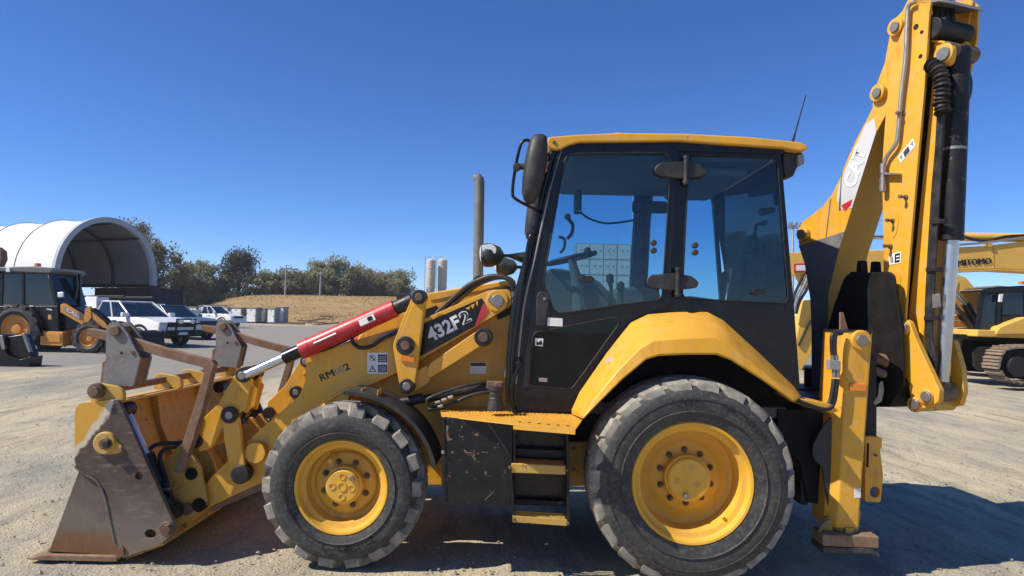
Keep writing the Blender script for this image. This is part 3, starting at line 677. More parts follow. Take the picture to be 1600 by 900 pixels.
# steering and hose bundle ahead of the step
hose('steering_cylinder', [(612, 632, 0.42), (660, 622, 0.42)], 0.034, 'grease', machine, 16, 0)
hose('hose_sleeve', [(660, 624, 0.42), (720, 612, 0.44), (775, 603, 0.46)], 0.027, 'hose', machine, 12)
hose('hydraulic_hose', [(690, 634, 0.38), (672, 632, 0.37), (668, 624, 0.37), (690, 614, 0.38), (730, 602, 0.40), (760, 597, 0.44)], 0.011, 'hose', machine)
hose('hydraulic_hose', [(670, 640, 0.38), (700, 634, 0.38), (735, 618, 0.39), (770, 612, 0.42)], 0.013, 'hose', machine)
for (x, y) in ((680, 630), (690, 626), (700, 622), (684, 636)):
    mb = MB(); p = L(x, y, 0.36); mb.cyl(p, p + Vector((0.035, 0.0, 0.010)), 0.013, n=8); mb.build('hose_fitting', 'pin_steel', machine, 0.002)
mb = MB(); p = L(772, 603, 0.42); mb.box(p + Vector((-0.05, -0.02, -0.02)), p + Vector((0.06, 0.04, 0.03))); mb.cyl(p + Vector((0.03, -0.03, 0.0)), p + Vector((0.03, 0.05, 0.0)), 0.03); mb.build('valve_block', 'pin_rust', machine, 0.006)
p0 = L(774, 641, 0.25); p1 = L(774, 604, 0.25)
mb = MB(); H = p1.z - p0.z; mb.lathe(p0, [(0.001, 0), (0.052, 0), (0.050, H * 0.25), (0.042, H * 0.45), (0.046, H * 0.5), (0.040, H * 0.56), (0.044, H * 0.62), (0.038, H * 0.8), (0.048, H * 0.86), (0.048, H), (0.001, H)], 28, axis=Vector((0, 0, 1))); mb.build('filler_boot', 'plastic', machine, angle=40)

# ---------------------------------------------------------------- loader bucket with flip-over forks
BV = 0.17; BW = 2.00
bz = L(60, 868, BV)
side_pts = [(117, 640), (124, 630), (180, 624), (187, 630), (273, 822), (270, 836), (247, 852), (190, 873), (180, 845), (166, 770), (152, 748), (124, 736), (116, 722)]
buck = empty('loader_bucket', (0, 0, 0), 0, machine)
hole1 = circ(217, 744, 6); hole2 = circ(235, 834, 9, ry=7)
sp = sheet('bucket_side', side_pts, [hole1, hole2], BV, 0.035, 'bucket_paint', buck, 0.004, rnd=5)
jw = plate('jaw_side', [(124, 733), (152, 746), (167, 768), (181, 843), (188, 868), (76, 862)], BV + 0.016, 0.03, 'bucket_steel', buck, 0.004)
hose('jaw_seam', [(118, 728, BV + 0.003), (133, 742, BV + 0.003), (151, 752, BV + 0.003), (164, 775, BV + 0.003), (174, 820, BV + 0.003), (181, 850, BV + 0.003)], 0.010, 'bucket_steel', buck, sm=4)
eye = pin('pivot_boss', 162, 693, BV - 0.025, 0.072, 0.05, 'yellow_worn', buck, 28, 0.010)
plate('boss_web', [(150, 680), (160, 677), (175, 682), (193, 700), (186, 709), (165, 711), (150, 705)], BV - 0.014, 0.02, 'yellow_worn', buck, 0.008, rnd=6)
pin('pivot_pin', 162, 694, BV - 0.055, 0.036, 0.05, 'pin_rust', buck, 12, 0.004); pin('pivot_nut', 164, 695, BV - 0.068, 0.024, 0.03, 'grease', buck, 6, 0.004)
pn = pin('lower_pin', 259, 827, BV - 0.02, 0.045, 0.04, 'pin_rust', buck, 24, 0.006); pin('lower_nut', 259, 827, BV - 0.045, 0.028, 0.04, 'pin_rust', buck, 6, 0.003)
plate('side_cutter', [(185, 874), (178, 868), (188, 852), (193, 856), (194, 868)], BV - 0.012, 0.05, 'bucket_steel', buck, 0.004)
# far side and shell
sp_f = copy_tree(sp, buck, (0, BW, 0)); jf = copy_tree(jw, buck, (0, BW - 0.03, 0))
def profile(name, pts, v0, v1, mat, th=0.018, bevel=0.0):
    a = [L(x, y, BV) for x, y in pts]; n = len(a); inner = []
    for i in range(n):
        d = (a[min(i + 1, n - 1)] - a[max(i - 1, 0)]).normalized(); inner.append(a[i] + Vector((-d.z, 0, d.x)) * th)
    mb = MB(); o = [Vector((p.x, v0, p.z)) for p in a + inner[::-1]]; mb.prism(o, [Vector((p.x, v1, p.z)) for p in o]); return mb.build(name, mat, buck, bevel)
profile('jaw_floor', [(70, 860), (110, 861), (186, 866)], BV + 0.03, BV + BW, 'bucket_steel', -0.02, 0.003)
g = bz; ce0 = L(44, 867, BV); ce1 = L(185, 870, BV)
mb = MB(); zz = 0.012; pts = [Vector((ce0.x, 0, zz)), Vector((ce0.x + 0.10, 0, zz + 0.030)), Vector((ce1.x, 0, zz + 0.034)), Vector((ce1.x, 0, zz)), Vector((ce0.x + 0.05, 0, zz - 0.004))]
mb.prism([p + OFF * (BV - 0.015) for p in pts], [p + OFF * (BV + BW + 0.02) for p in pts]); mb.build('cutting_edge', 'rusty', buck, 0.004)
# rear shell: top lip, back wall, heel
tl = [L(x, y, BV) for x, y in ((120, 633), (184, 627), (184, 631), (120, 637))]
mb = MB(); mb.prism([Vector((p.x, BV + 0.036, p.z)) for p in tl], [Vector((p.x, BV + BW, p.z)) for p in tl]); mb.build('top_lip', 'yellow_worn', buck, 0.003)
profile('back_wall', [(132, 640), (140, 680), (152, 720), (172, 770), (205, 820), (240, 846), (250, 850), (190, 872)], BV + 0.036, BV + BW, 'yellow_worn', 0.02, 0.0)
for vv in (0.72, 1.42):
    a = [L(x, y, BV) for x, y in ((134, 641), (152, 640), (158, 690), (176, 735), (192, 775), (226, 826), (205, 822), (170, 765), (148, 712))]
    mb = MB(); mb.prism([Vector((p.x, BV + vv, p.z)) for p in a], [Vector((p.x, BV + vv + 0.02, p.z)) for p in a]); mb.build('back_rib', 'yellow_worn', buck, 0.003)
# label on the back wall, clam cylinder with hoses behind the side plate
plate('bucket_label', [(203, 635), (222, 632), (222, 648), (204, 651)], 0.75, 0.004, 'decal_pale', buck, 0)
cA, cB = L(196, 640, 0.34), L(268, 800, 0.34)
cc = cylinder('jaw_cylinder', buck, cA, cB, (0.45, 0.95), 0.050, 0.028, 'black')
mb = MB(); mb.cyl(cA - OFF * 0.06, cA + OFF * 0.06, 0.05); mb.build('cylinder_eye', 'grease', cc, 0.005); mb = MB(); mb.cyl(cB - OFF * 0.06, cB + OFF * 0.06, 0.055); mb.build('cylinder_eye', 'grease', cc, 0.005)
mb = MB(); q = cA + (cB - cA) * 0.80; mb.cyl(q - Vector((0.055, 0.05, -0.02)), q + Vector((0.075, -0.05, 0.03)), 0.010); mb.build('cylinder_clamp', 'pin_steel', cc)
copy_tree(cc, buck, (0, BW - 0.55, 0))
hose('jaw_hose', [(262, 770, 0.30), (248, 740, 0.34), (233, 715, 0.38), (236, 700, 0.42), (252, 693, 0.46), (275, 692, 0.5), (296, 690, 0.5)], 0.014, 'hose', buck)
hose('jaw_hose', [(268, 775, 0.30), (258, 745, 0.34), (250, 715, 0.38), (256, 703, 0.42), (270, 699, 0.46), (300, 696, 0.5)], 0.014, 'hose', buck)
# ears that carry the bucket on the arm
for vv in (0.44, 0.64, 1.60, 1.80):
    a = [L(x, y, 0.44) for x, y in rounded([(255, 720), (286, 690), (312, 728), (324, 785), (318, 800), (292, 815), (240, 848), (205, 822)], 6)]
    mb = MB(); mb.prism([Vector((p.x, vv, p.z)) for p in a], [Vector((p.x, vv + 0.03, p.z)) for p in a]); er = mb.build('mounting_ear', 'yellow_worn', buck, 0.004)
    if vv < 1:
        pin('ear_pin', 310, 790, 0.425, 0.045, 0.05, 'grease', er, 20, 0.004); pin('ear_pin', 298, 741, 0.425, 0.04, 0.05, 'grease', er, 20, 0.004)
mb = MB(); c = L(300, 791, 0.5); mb.cyl(Vector((c.x, 0.42, c.z)), Vector((c.x, 1.88, c.z)), 0.04); mb.build('bucket_pin', 'pin_rust', buck)
# tilt linkage at the nose (both sides)
bl = plate('bucket_lever', [(370, 580), (378, 572), (388, 578), (392, 598), (384, 640), (362, 652), (345, 672), (330, 700), (312, 706), (300, 690), (302, 668), (338, 634)], 0.44, 0.05, 'yellow', machine, 0.006)
pin('bush', 379, 586, 0.415, 0.052, 0.10, 'grease', bl, 22, 0.005); pin('pin', 377, 587, 0.395, 0.027, 0.06, 'pin_steel', bl, 18, 0.004)
pin('bush', 357, 649, 0.405, 0.056, 0.10, 'grease', bl, 22, 0.008); pin('pin', 357, 649, 0.39, 0.026, 0.04, 'pin_steel', bl, 18, 0.003)
pin('bush', 303, 690, 0.415, 0.05, 0.10, 'grease', bl, 22, 0.005)
pin('stop_bolt', 374, 611, 0.43, 0.010, 0.02, 'yellow', bl, 8, 0.002)
plate('lever_spacer', [(392, 600), (397, 606), (386, 645), (380, 645)], 0.47, 0.03, 'yellow', bl, 0.003)
copy_tree(bl, machine, (0, 1.35, 0)); copy_tree(bl, machine, (0, 0.16, 0))
tk = plate('nose_link', [(347, 655), (357, 640), (372, 652), (383, 735), (384, 748), (374, 756), (362, 748), (350, 690)], 0.425, 0.04, 'yellow', machine, 0.005, rnd=5)
pin('bush', 374, 742, 0.405, 0.064, 0.09, 'grease', tk, 24, 0.010)
copy_tree(tk, machine, (0, 1.42, 0))
plate('arm_wear_strip', [(326, 793), (403, 757), (440, 742), (438, 750), (404, 768), (330, 800)], AV + 0.01, 0.10, 'rusty', arm, 0.006)
# forks folded back over the bucket
fp0 = L(147, 611, 0.16)
mb = MB(); mb.cyl(Vector((fp0.x + 0.02, 0.18, fp0.z - 0.005)), Vector((fp0.x + 0.02, 2.20, fp0.z - 0.005)), 0.026); ft = mb.build('fork_shaft', 'rusty', buck)
pin('shaft_nut', 147, 611, 0.15, 0.050, 0.05, 'pin_rust', buck, 20, 0.008); pin('shaft_nut', 146, 612, 0.13, 0.032, 0.04, 'pin_rust', buck, 6, 0.004)
def at_v(pts, v): return [L(x, y, v) for x, y in pts]
for vv in (0.20, 0.95, 1.35, 2.05):
    a = at_v(rounded([(142, 604), (152, 598), (183, 604), (193, 612), (193, 626), (140, 628)], 5), 0.20)
    mb = MB(); mb.prism([Vector((p.x, vv, p.z)) for p in a], [Vector((p.x, vv + 0.035, p.z)) for p in a]); mb.build('shaft_bracket', 'yellow_worn', buck, 0.006)
fork = empty('folding_fork', (0, 0, 0), 0, machine)
FV = 0.30
fpl = rounded([(166, 512), (172, 504), (184, 503), (197, 517), (219, 560), (208, 604), (160, 601), (165, 560)], 3)
fk = sheet('fork_heel_plate', fpl, [circ(190, 551.5, 2.6, 12)], FV, 0.02, 'fork_steel', fork, 0.002)
copy_tree(fk, fork, (0, 0.13, 0))
a = at_v([(206, 556), (219, 560), (209, 604), (196, 603)], FV + 0.02); mb = MB(); mb.prism(a, [p + OFF * 0.11 for p in a]); mb.build('fork_spine', 'rusty', fork, 0.003)
a = at_v([(160, 566), (166, 562), (163, 601), (156, 601)], FV + 0.06); mb = MB(); mb.prism(a, [p + OFF * 0.03 for p in a]); mb.build('fork_stop', 'rusty', fork, 0.003)
pin('heel_pin', 178, 517, FV - 0.02, 0.035, 0.17, 'pin_rust', fork, 20, 0.008); pin('heel_bolt', 206.5, 551, FV - 0.008, 0.014, 0.02, 'pin_rust', fork, 12, 0.003)
a = [L(x, y, FV + 0.035) for x, y in ((136, 513), (178, 520), (260, 545), (330, 563), (335, 569), (331, 583), (316, 640), (301, 690), (283, 740))]
b = [L(x, y, FV + 0.035) for x, y in ((136, 525), (178, 536), (258, 559), (316, 574), (319, 582), (316, 592), (300, 645), (286, 688), (271, 738))]
mb = MB(); o = a + b[::-1]; mb.prism(o, [p + OFF * 0.065 for p in o]); tine = mb.build('fork_tine', 'rusty', fork, 0.005)
fork2 = copy_tree(fork, machine, (0, 1.62, 0))

# ---------------------------------------------------------------- toolbox and steps
SV = 0.10
tz = L(700, 652, SV)
def flat_z(px, py, z): return Lp(px, py, (0, 0, z), (0, 0, 1))
ztop = L(800, 657, SV).z + 0.006
tp = [(690, 650), (688, 641), (703, 633), (906, 643), (913, 652), (899, 671), (802, 663)]
a = [flat_z(x, y, ztop) for x, y in tp]; mb = MB(); mb.prism(a, [p - Vector((0, 0, 0.006)) for p in a]); top = mb.build('step_platform', 'yellow', machine, 0.0015)
e0, e1 = flat_z(802, 663, ztop), flat_z(899, 671, ztop)
mb = MB(); mb.prism([e0 + Vector((0, 0, -0.001)), e1 + Vector((0, 0, -0.001)), e1 - Vector((0, 0, 0.03)), e0 - Vector((0, 0, 0.03))], [q + OFF * 0.006 for q in (e0 + Vector((0, 0, -0.001)), e1 + Vector((0, 0, -0.001)), e1 - Vector((0, 0, 0.03)), e0 - Vector((0, 0, 0.03)))]); mb.build('platform_flange', 'yellow', top, 0.001)
u0, v0 = a[1].x + 0.03, a[0].y + 0.02
hb = MB(); hd = MB()
for i in range(36):
    for j in range(7):
        x = u0 + 0.03 + i * 0.024 + (j % 2) * 0.012; y = v0 + 0.03 + j * 0.030
        if x > a[4].x - 0.09 - 0.02 * abs(j - 3): continue
        (hd if (i * 7 + j * 3) % 9 == 0 else hb).lathe(Vector((x, y, ztop - 0.002)), [(0.0085, 0.0), (0.0065, 0.0065), (0.0035, 0.0065), (0.001, 0.003)], 6, axis=Vector((0, 0, 1)))
o = hb.build('grip_studs', 'yellow', top, angle=60); o['kind'] = 'stuff'
for i in range(6):
    p = flat_z(812 + 15 * i, 659.5 + 1.25 * i, ztop); mb = MB(); mb.lathe(p, [(0.011, 0.0), (0.009, 0.003), (0.006, 0.003), (0.005, 0.0005), (0.0005, 0.0005)], 10, axis=Vector((0, 0, 1))); mb.build('grip_hole', 'dark_void' if i % 2 == 0 else 'black_trim', top)
box = plate('tool_box', [(692, 653), (802, 657), (799, 791), (694, 786)], SV, 0.42, 'black_worn', machine, 0.008)
plate('box_lid_edge', [(690, 653), (695, 653), (697, 786), (692, 786)], SV - 0.006, 0.02, 'black_worn', box, 0.002)
for pts, mt in (([(697, 664), (701, 666), (699, 676), (702, 684), (708, 687), (699, 689), (697, 680)], 'rusty'), ([(724, 703), (726, 702), (729, 706), (738, 707), (736, 708.5), (727, 708)], 'rusty'), ([(753, 706), (763, 706.4), (762, 707.6), (752, 707)], 'rusty'), ([(704, 706), (709, 705), (708, 709)], 'rusty'), ([(757, 781), (772, 767), (772.6, 767.6), (758, 782)], 'rusty'), ([(763, 662), (763.6, 661.8), (794, 707), (793.6, 707.6)], 'boom_grey')):
    plate('paint_scuff', pts, SV - 0.0012, 0.001, mt, box, 0)
pin('box_latch', 692, 707, SV - 0.02, 0.012, 0.03, 'pin_steel', box, 8, 0.002)
plate('battery_box', [(800, 664), (886, 668), (884, 792), (800, 790)], SV + 0.22, 0.25, 'black', machine, 0.01)
plate('step_well_side', [(802, 663), (806, 664), (806, 730), (802, 730)], SV - 0.002, 0.24, 'black_worn', machine, 0.001)
plate('step_recess_bar', [(806, 700), (884, 704), (884, 718), (806, 714)], SV + 0.14, 0.06, 'black', machine, 0.006)
st = empty('access_steps', (0, 0, 0), 0, machine)
for (x0, x1) in (((796, 730), (801, 815)), ((884, 672), (888, 822))):
    pts = [(x0[0], x0[1]), (x0[0] + 4, x0[1]), (x1[0] + 3.5, x1[1]), (x1[0] - 1, x1[1])]
    plate('step_rail', pts, SV - 0.01, 0.16, 'black_worn', st, 0.002)
plate('step_tread', [(799, 724), (884, 728), (884, 742), (799, 739)], SV - 0.012, 0.17, 'yellow_worn', st, 0.006)
plate('step_front', [(801, 806), (886, 812), (886, 822), (801, 816)], SV - 0.014, 0.01, 'yellow_worn', st, 0.002)
for k in range(5):
    z = L(845, 810, SV).z; p = L(803, 812, SV); q = L(884, 817, SV); mb = MB()
    mb.prism([p + Vector((0, 0.012 + k * 0.032, 0)), q + Vector((0, 0.012 + k * 0.032, 0)), q + Vector((0, 0.012 + k * 0.032, 0.016)), p + Vector((0, 0.012 + k * 0.032, 0.016))], [w + OFF * 0.010 for w in (p + Vector((0, 0.012 + k * 0.032, 0)), q + Vector((0, 0.012 + k * 0.032, 0)), q + Vector((0, 0.012 + k * 0.032, 0.016)), p + Vector((0, 0.012 + k * 0.032, 0.016)))]); mb.build('step_slat', 'yellow_worn', st, 0.001)
plate('step_back', [(803, 780), (884, 784), (884, 792), (803, 788)], SV + 0.155, 0.01, 'black_worn', st, 0.001)
for (x, y) in ((797, 731), (886, 735), (803, 812), (887, 818)): pin('step_bolt', x, y, SV - 0.024, 0.011, 0.02, 'pin_rust', st, 8, 0.002)

# ---------------------------------------------------------------- rear mudguard
la = [(893, 640), (905, 612), (948, 550), (985, 503), (1012, 490), (1060, 487), (1105, 487), (1130, 500), (1185, 550), (1240, 603), (1254, 622)]
lb = [(911, 651), (925, 628), (965, 580), (1002, 543), (1024, 532), (1070, 529), (1120, 528), (1146, 543), (1195, 583), (1236, 618), (1243, 624)]
lc = [(913, 652), (930, 634), (972, 592), (1010, 560), (1029, 554), (1070, 552), (1120, 552), (1142, 560), (1192, 592), (1235, 622), (1241, 626)]
mb = MB(); rows = []
for p, q, s in zip(la, lb, lc):
    A_, B_, C_ = L(*p, 0.37), L(*q, 0.045), L(*s, 0.030)
    rows.append([A_, A_ * 0.5 + B_ * 0.5 + Vector((0, -0.02, 0.012)), B_, C_, C_ + Vector((0, 0.02, -0.012)), B_ + Vector((0, 0.035, -0.02)), A_ - Vector((0, 0, 0.03))])
n = len(rows); k = len(rows[0]); vs_ = [p for r in rows for p in r]; fs_ = [tuple(range(k)), tuple(range((n - 1) * k, n * k))[::-1]]
for i in range(n - 1):
    for j in range(k): fs_.append((i * k + j, i * k + (j + 1) % k, (i + 1) * k + (j + 1) % k, (i + 1) * k + j))
mb.add(vs_, fs_); fend = mb.build('rear_mudguard', 'yellow', machine, 0.012, angle=30, seg=3)
plate('mudguard_badge', [(946, 562), (957, 556), (959, 562), (948, 568)], 0.196, 0.004, 'decal_white', fend, 0)
mirror_tree(fend, machine, VC)
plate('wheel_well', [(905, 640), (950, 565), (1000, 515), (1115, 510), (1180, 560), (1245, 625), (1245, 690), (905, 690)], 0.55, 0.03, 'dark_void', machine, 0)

# ---------------------------------------------------------------- cab
CV = 0.38; CW = 1.54
cab = empty('cab', (0, 0, 0), 0, machine)
door_win = [(889, 240), (1036, 239), (1047, 246), (1048, 262), (1035, 462), (1029, 468), (873, 490), (865, 484), (849, 444), (851, 428), (882, 250)]
low_win = [(838, 519), (960, 496), (967, 500), (966, 508), (896, 605), (888, 608), (830, 603), (826, 597), (833, 524)]
rear_win = [(1084, 242), (1208, 245), (1215, 253), (1232, 466), (1226, 474), (1072, 467), (1066, 460), (1076, 250)]
door_out = [(878, 228), (1050, 228), (1058, 236), (1057, 260), (1046, 474), (1036, 480), (985, 498), (962, 520), (900, 612), (890, 626), (822, 620), (812, 612), (822, 540), (838, 440), (866, 250)]
door_hole = [(884, 234), (1042, 233), (1051, 240), (1051, 262), (1040, 466), (1030, 473), (976, 494), (892, 616), (820, 612), (828, 530), (843, 440), (873, 250)]
shell = [(864, 222), (1050, 222), (1220, 236), (1240, 470), (1250, 606), (1244, 612), (1180, 556), (1120, 505), (1010, 500), (950, 560), (905, 630), (895, 642), (808, 638), (800, 626), (798, 590), (812, 460), (826, 398), (846, 300)]
cs = sheet('cab_side', shell, [door_hole, rear_win], CV, 0.05, 'black', cab, 0.004, rnd=6, hr=8)
dr_ = sheet('cab_door', door_out, [door_win, low_win], CV - 0.028, 0.030, 'black', cab, 0.006, rnd=10, hr=8)
for nm, w, gm, vv in (('door_glass', door_win, 'glass', CV - 0.020), ('door_lower_glass', low_win, 'glass_dark', CV - 0.018), ('side_rear_glass', rear_win, 'glass', CV + 0.008)):
    plate(nm, rounded(w, 7), vv, 0.005, gm, cab, 0)
    lp = [L(x, y, vv - 0.008) for x, y in rounded(w, 8)]; mb = MB(); mb.tube(lp + lp[:1], 0.006, 6); mb.build('window_seal', 'black_trim', cab, angle=80)
plate('rear_lower_panel', [(1066, 474), (1232, 480), (1246, 606), (1180, 552), (1122, 500), (1060, 486)], CV + 0.020, 0.006, 'glass_dark', cab, 0)
plate('door_reveal', [(818, 606), (824, 540), (830, 540), (826, 606)], CV - 0.034, 0.006, 'black_trim', cab, 0.001)
cs_f = copy_tree(cs, cab, (0, CW, 0))
for nm, w in (('far_side_glass', [(870, 240), (1046, 238), (1046, 470), (860, 490), (840, 440)]), ('far_side_glass', rear_win)):
    plate(nm, rounded(w, 7), CV, 0.005, 'glass', cab, 0).location = (0, CW + 0.01, 0)
# front corner posts and windscreen
hose('front_post', [(868, 228, CV + 0.02), (848, 300, CV + 0.02), (826, 400, CV + 0.02), (806, 480, CV + 0.02), (796, 590, CV + 0.02), (800, 640, CV + 0.02)], 0.030, 'black', cab, 12)
hose('front_post', [(868, 228, CV + 0.02), (848, 300, CV + 0.02), (826, 400, CV + 0.02), (806, 480, CV + 0.02), (796, 590, CV + 0.02), (800, 640, CV + 0.02)], 0.030, 'black', cab, 12).location = (0, CW - 0.02, 0)
hose('post_trim', [(878, 232, CV - 0.022), (858, 302, CV - 0.022), (836, 402, CV - 0.022), (818, 482, CV - 0.022), (806, 600, CV - 0.022)], 0.007, 'decal_grey', cab, 8)
w0 = [L(862, 236, CV + 0.05), L(812, 450, CV + 0.05), L(798, 590, CV + 0.05)]
for nm, i0, i1, gm in (('windscreen', 0, 1, 'glass'), ('windscreen_lower', 1, 2, 'glass_dark')):
    p, q = w0[i0], w0[i1]; mb = MB(); t_ = Vector((0.005, 0, 0)); mb.prism([p, p + OFF * (CW - 0.1), q + OFF * (CW - 0.1), q], [p + t_, p + OFF * (CW - 0.1) + t_, q + OFF * (CW - 0.1) + t_, q + t_]); mb.build(nm, gm, cab)
r0 = [L(1218, 246, CV + 0.05), L(1238, 480, CV + 0.05), L(1246, 606, CV + 0.05)]
for nm, i0, i1, gm in (('rear_window', 0, 1, 'glass'), ('rear_window_lower', 1, 2, 'glass_dark')):
    p, q = r0[i0], r0[i1]; mb = MB(); t_ = Vector((0.005, 0, 0)); mb.prism([p, p + OFF * (CW - 0.1), q + OFF * (CW - 0.1), q], [p + t_, p + OFF * (CW - 0.1) + t_, q + OFF * (CW - 0.1) + t_, q + t_]); mb.build(nm, gm, cab)
mb = MB(); a, b = L(1238, 478, CV), L(1240, 490, CV); mb.box((a.x - 0.03, CV + 0.02, b.z), (a.x + 0.01, CV + CW, a.z)); mb.build('rear_crossbar', 'black', cab, 0.006)
mb = MB(); a, b = L(800, 640, CV), L(1235, 600, CV); mb.box((a.x + 0.02, CV + 0.055, a.z - 0.02), (b.x, CV + CW - 0.02, a.z + 0.05)); mb.build('cab_floor', 'cab_grey', cab, 0.004)
# roof: yellow cap with a drooping lip over a dark under-roof
ro = [(857, 214), (905, 210), (968, 207.5), (1070, 208.5), (1175, 214), (1252, 222), (1262, 227), (1263, 233), (1250, 236), (1225, 231), (1060, 220), (905, 222), (890, 226), (873, 234), (861, 233), (855, 225)]
a = [L(x, y, CV - 0.05) for x, y in rounded(ro, 4)]; mb = MB(); mb.prism(a, [p + OFF * (CW + 0.10) for p in a]); roof = mb.build('roof_cap', 'yellow', cab, 0.012, seg=3)
a = [L(x, y, CV - 0.01) for x, y in ((868, 222), (905, 217), (1060, 216), (1225, 228), (1226, 240), (1060, 236), (880, 232))]; mb = MB(); mb.prism(a, [p + OFF * (CW + 0.02) for p in a]); mb.build('roof_frame', 'black', cab, 0.006)
mb = MB(); p, q = L(890, 243, CV + 0.1), L(1205, 246, CV + 0.1); mb.box((p.x, CV + 0.07, p.z - 0.03), (q.x, CV + CW - 0.07, p.z + 0.03)); mb.box((L(1085, 250, CV + .2).x, CV + 0.2, p.z - 0.10), (L(1170, 250, CV + .2).x, CV + CW - 0.3, p.z - 0.031)); mb.build('headliner', 'headliner', cab, 0.03)
pin('roof_bolt', 866, 222, CV - 0.058, 0.012, 0.02, 'pin_rust', cab, 10, 0.002)
bc = L(967, 209, 1.0) - Vector((0, 0, 0.10)); mb = MB(); mb.lathe(bc, [(0.001, 0.10), (0.05, 0.095), (0.065, 0.07), (0.068, 0.0), (0.001, 0.0)], 20, axis=Vector((0, 0, 1))); mb.build('beacon', 'amber', cab)
an = L(1238, 224, 0.9); an2 = L(1259, 149, 0.9); mb = MB(); mb.cyl(an, an + (an2 - an) * 0.2, 0.010, 0.008, n=8); mb.cyl(an + (an2 - an) * 0.2, an2, 0.006, 0.004, n=8); mb.build('antenna', 'black_trim', cab)
# rear work lamps under the roof lip
lm = plate('lamp_housing', [(1224, 238), (1255, 238), (1258, 245), (1246, 262), (1240, 276), (1228, 277), (1223, 262)], CV + 0.02, 0.12, 'plastic', cab, 0.012, rnd=4)
plate('work_lamp', [(1247, 241), (1256, 240), (1258, 256), (1248, 259)], CV - 0.01, 0.09, 'decal_grey', cab, 0.008, rnd=3)
# hinges
for (x, y) in ((1064, 265), (1051, 440)):
    hp = rounded([(x - 41, y - 4), (x - 33, y - 11), (x - 3, y - 13), (x + 3, y - 13), (x + 30, y - 9), (x + 42, y + 1), (x + 38, y + 10), (x + 3, y + 14), (x - 3, y + 14), (x - 34, y + 10), (x - 41, y + 5)], 4)
    hg = plate('door_hinge', hp, CV - 0.052, 0.022, 'plastic', cab, 0.010)
    mb = MB(); c = L(x + 8, y, CV - 0.055); mb.cyl(c - Vector((0, 0, 0.10)), c + Vector((0, 0, 0.085)), 0.017, n=14); mb.cyl(c - Vector((0, 0, 0.092)), c - Vector((0, 0, 0.07)), 0.021, n=14); mb.cyl(c + Vector((0, 0, 0.07)), c + Vector((0, 0, 0.092)), 0.021, n=14); mb.build('hinge_barrel', 'plastic', cab, 0.004)
# latches and knobs on the glass
for (x, y) in ((1022, 379), (1022, 391), (1087, 383), (1087, 394)): pin('glass_knob', x, y, CV - 0.045, 0.021, 0.03, 'plastic', cab, 18, 0.008)
plate('door_catch', rounded([(903, 436), (908, 431), (924, 431), (930, 436), (926, 441), (908, 441)], 2), CV - 0.036, 0.016, 'black_trim', cab, 0.004)
plate('glass_catch', rounded([(1173, 457), (1178, 451), (1192, 452), (1199, 456), (1192, 461), (1178, 461)], 2), CV - 0.012, 0.016, 'black_trim', cab, 0.004)
pin('interior_knob', 887, 338, CV + 0.12, 0.022, 0.04, 'plastic', cab, 14, 0.008); hose('window_handle', [(888, 342, CV + .13), (895, 352, CV + .13), (893, 365, CV + .13), (886, 373, CV + .13)], 0.012, 'black_trim', cab)
hose('window_handle', [(873, 370, CV + .14), (882, 374, CV + .14), (881, 388, CV + .14), (875, 395, CV + .14)], 0.010, 'black_trim', cab)
hose('grab_handle', [(1190, 350, CV + .10), (1182, 352, CV + .08), (1180, 368, CV + .08), (1185, 377, CV + .10)], 0.011, 'black_trim', cab)
hose('grab_handle', [(1193, 382, CV + .10), (1196, 400, CV + .08), (1205, 415, CV + .09)], 0.013, 'black_trim', cab)
mb = MB(); p = L(1187, 332, CV + .06); mb.cyl(p, p + Vector((0.10, 0, 0.02)), 0.028, 0.018, n=14); mb.build('lock_barrel', 'plastic', cab, 0.006); pin('interior_knob', 1196, 348, CV + 0.05, 0.018, 0.03, 'plastic', cab, 14, 0.006)
# door furniture
hd_ = plate('door_handle', rounded([(838, 462), (843, 455), (856, 456), (860, 462), (852, 510), (838, 510)], 4), CV - 0.042, 0.016, 'plastic', cab, 0.008)
pin('door_lock', 851, 467, CV - 0.048, 0.010, 0.01, 'pin_steel', cab, 12, 0.002)
plate('door_label', [(856, 496), (879, 497.5), (879, 510), (855, 509)], CV - 0.031, 0.002, 'decal_white', cab, 0)
lb2 = plate('door_label', [(836, 528), (849, 529), (848, 541), (836, 540)], CV - 0.021, 0.002, 'decal_white', cab, 0)
plate('label_pictogram', [(838, 537), (839, 533), (842, 535), (845, 531), (847, 534), (847, 539), (838, 539)], CV - 0.0225, 0.001, 'black', cab, 0)
plate('glass_stamp', [(842, 590), (855, 591), (855, 597), (842, 596)], CV - 0.0205, 0.001, 'decal_grey', cab, 0)
# handrail beside the door, mirror with its bracket, front work lamps
hose('handrail', [(846, 362, 0.40), (832, 366, 0.36), (826, 380, 0.35), (818, 430, 0.35), (808, 500, 0.35), (800, 570, 0.35), (802, 596, 0.37)], 0.013, 'black', machine, 10)
hose('handrail_lower', [(807, 560, 0.36), (812, 567, 0.35), (800, 600, 0.35), (800, 632, 0.36), (806, 648, 0.36)], 0.014, 'black', machine, 10)
mbv = 0.22
hose('mirror_bracket', [(848, 332, 0.40), (836, 327, 0.30), (806, 311, mbv), (801, 300, mbv), (804, 270, mbv), (811, 235, mbv), (816, 222, mbv), (824, 219, mbv), (834, 225, mbv)], 0.0105, 'black', machine, 10)
pin('mirror_clamp', 807, 260, mbv - 0.035, 0.024, 0.06, 'plastic', machine, 14, 0.006)
mb = MB(); p = L(806, 260, mbv); mb.cyl(p, p + Vector((0.06, 0, 0)), 0.021, n=12); mb.build('mirror_arm', 'plastic', machine, 0.005)
rowsm = []
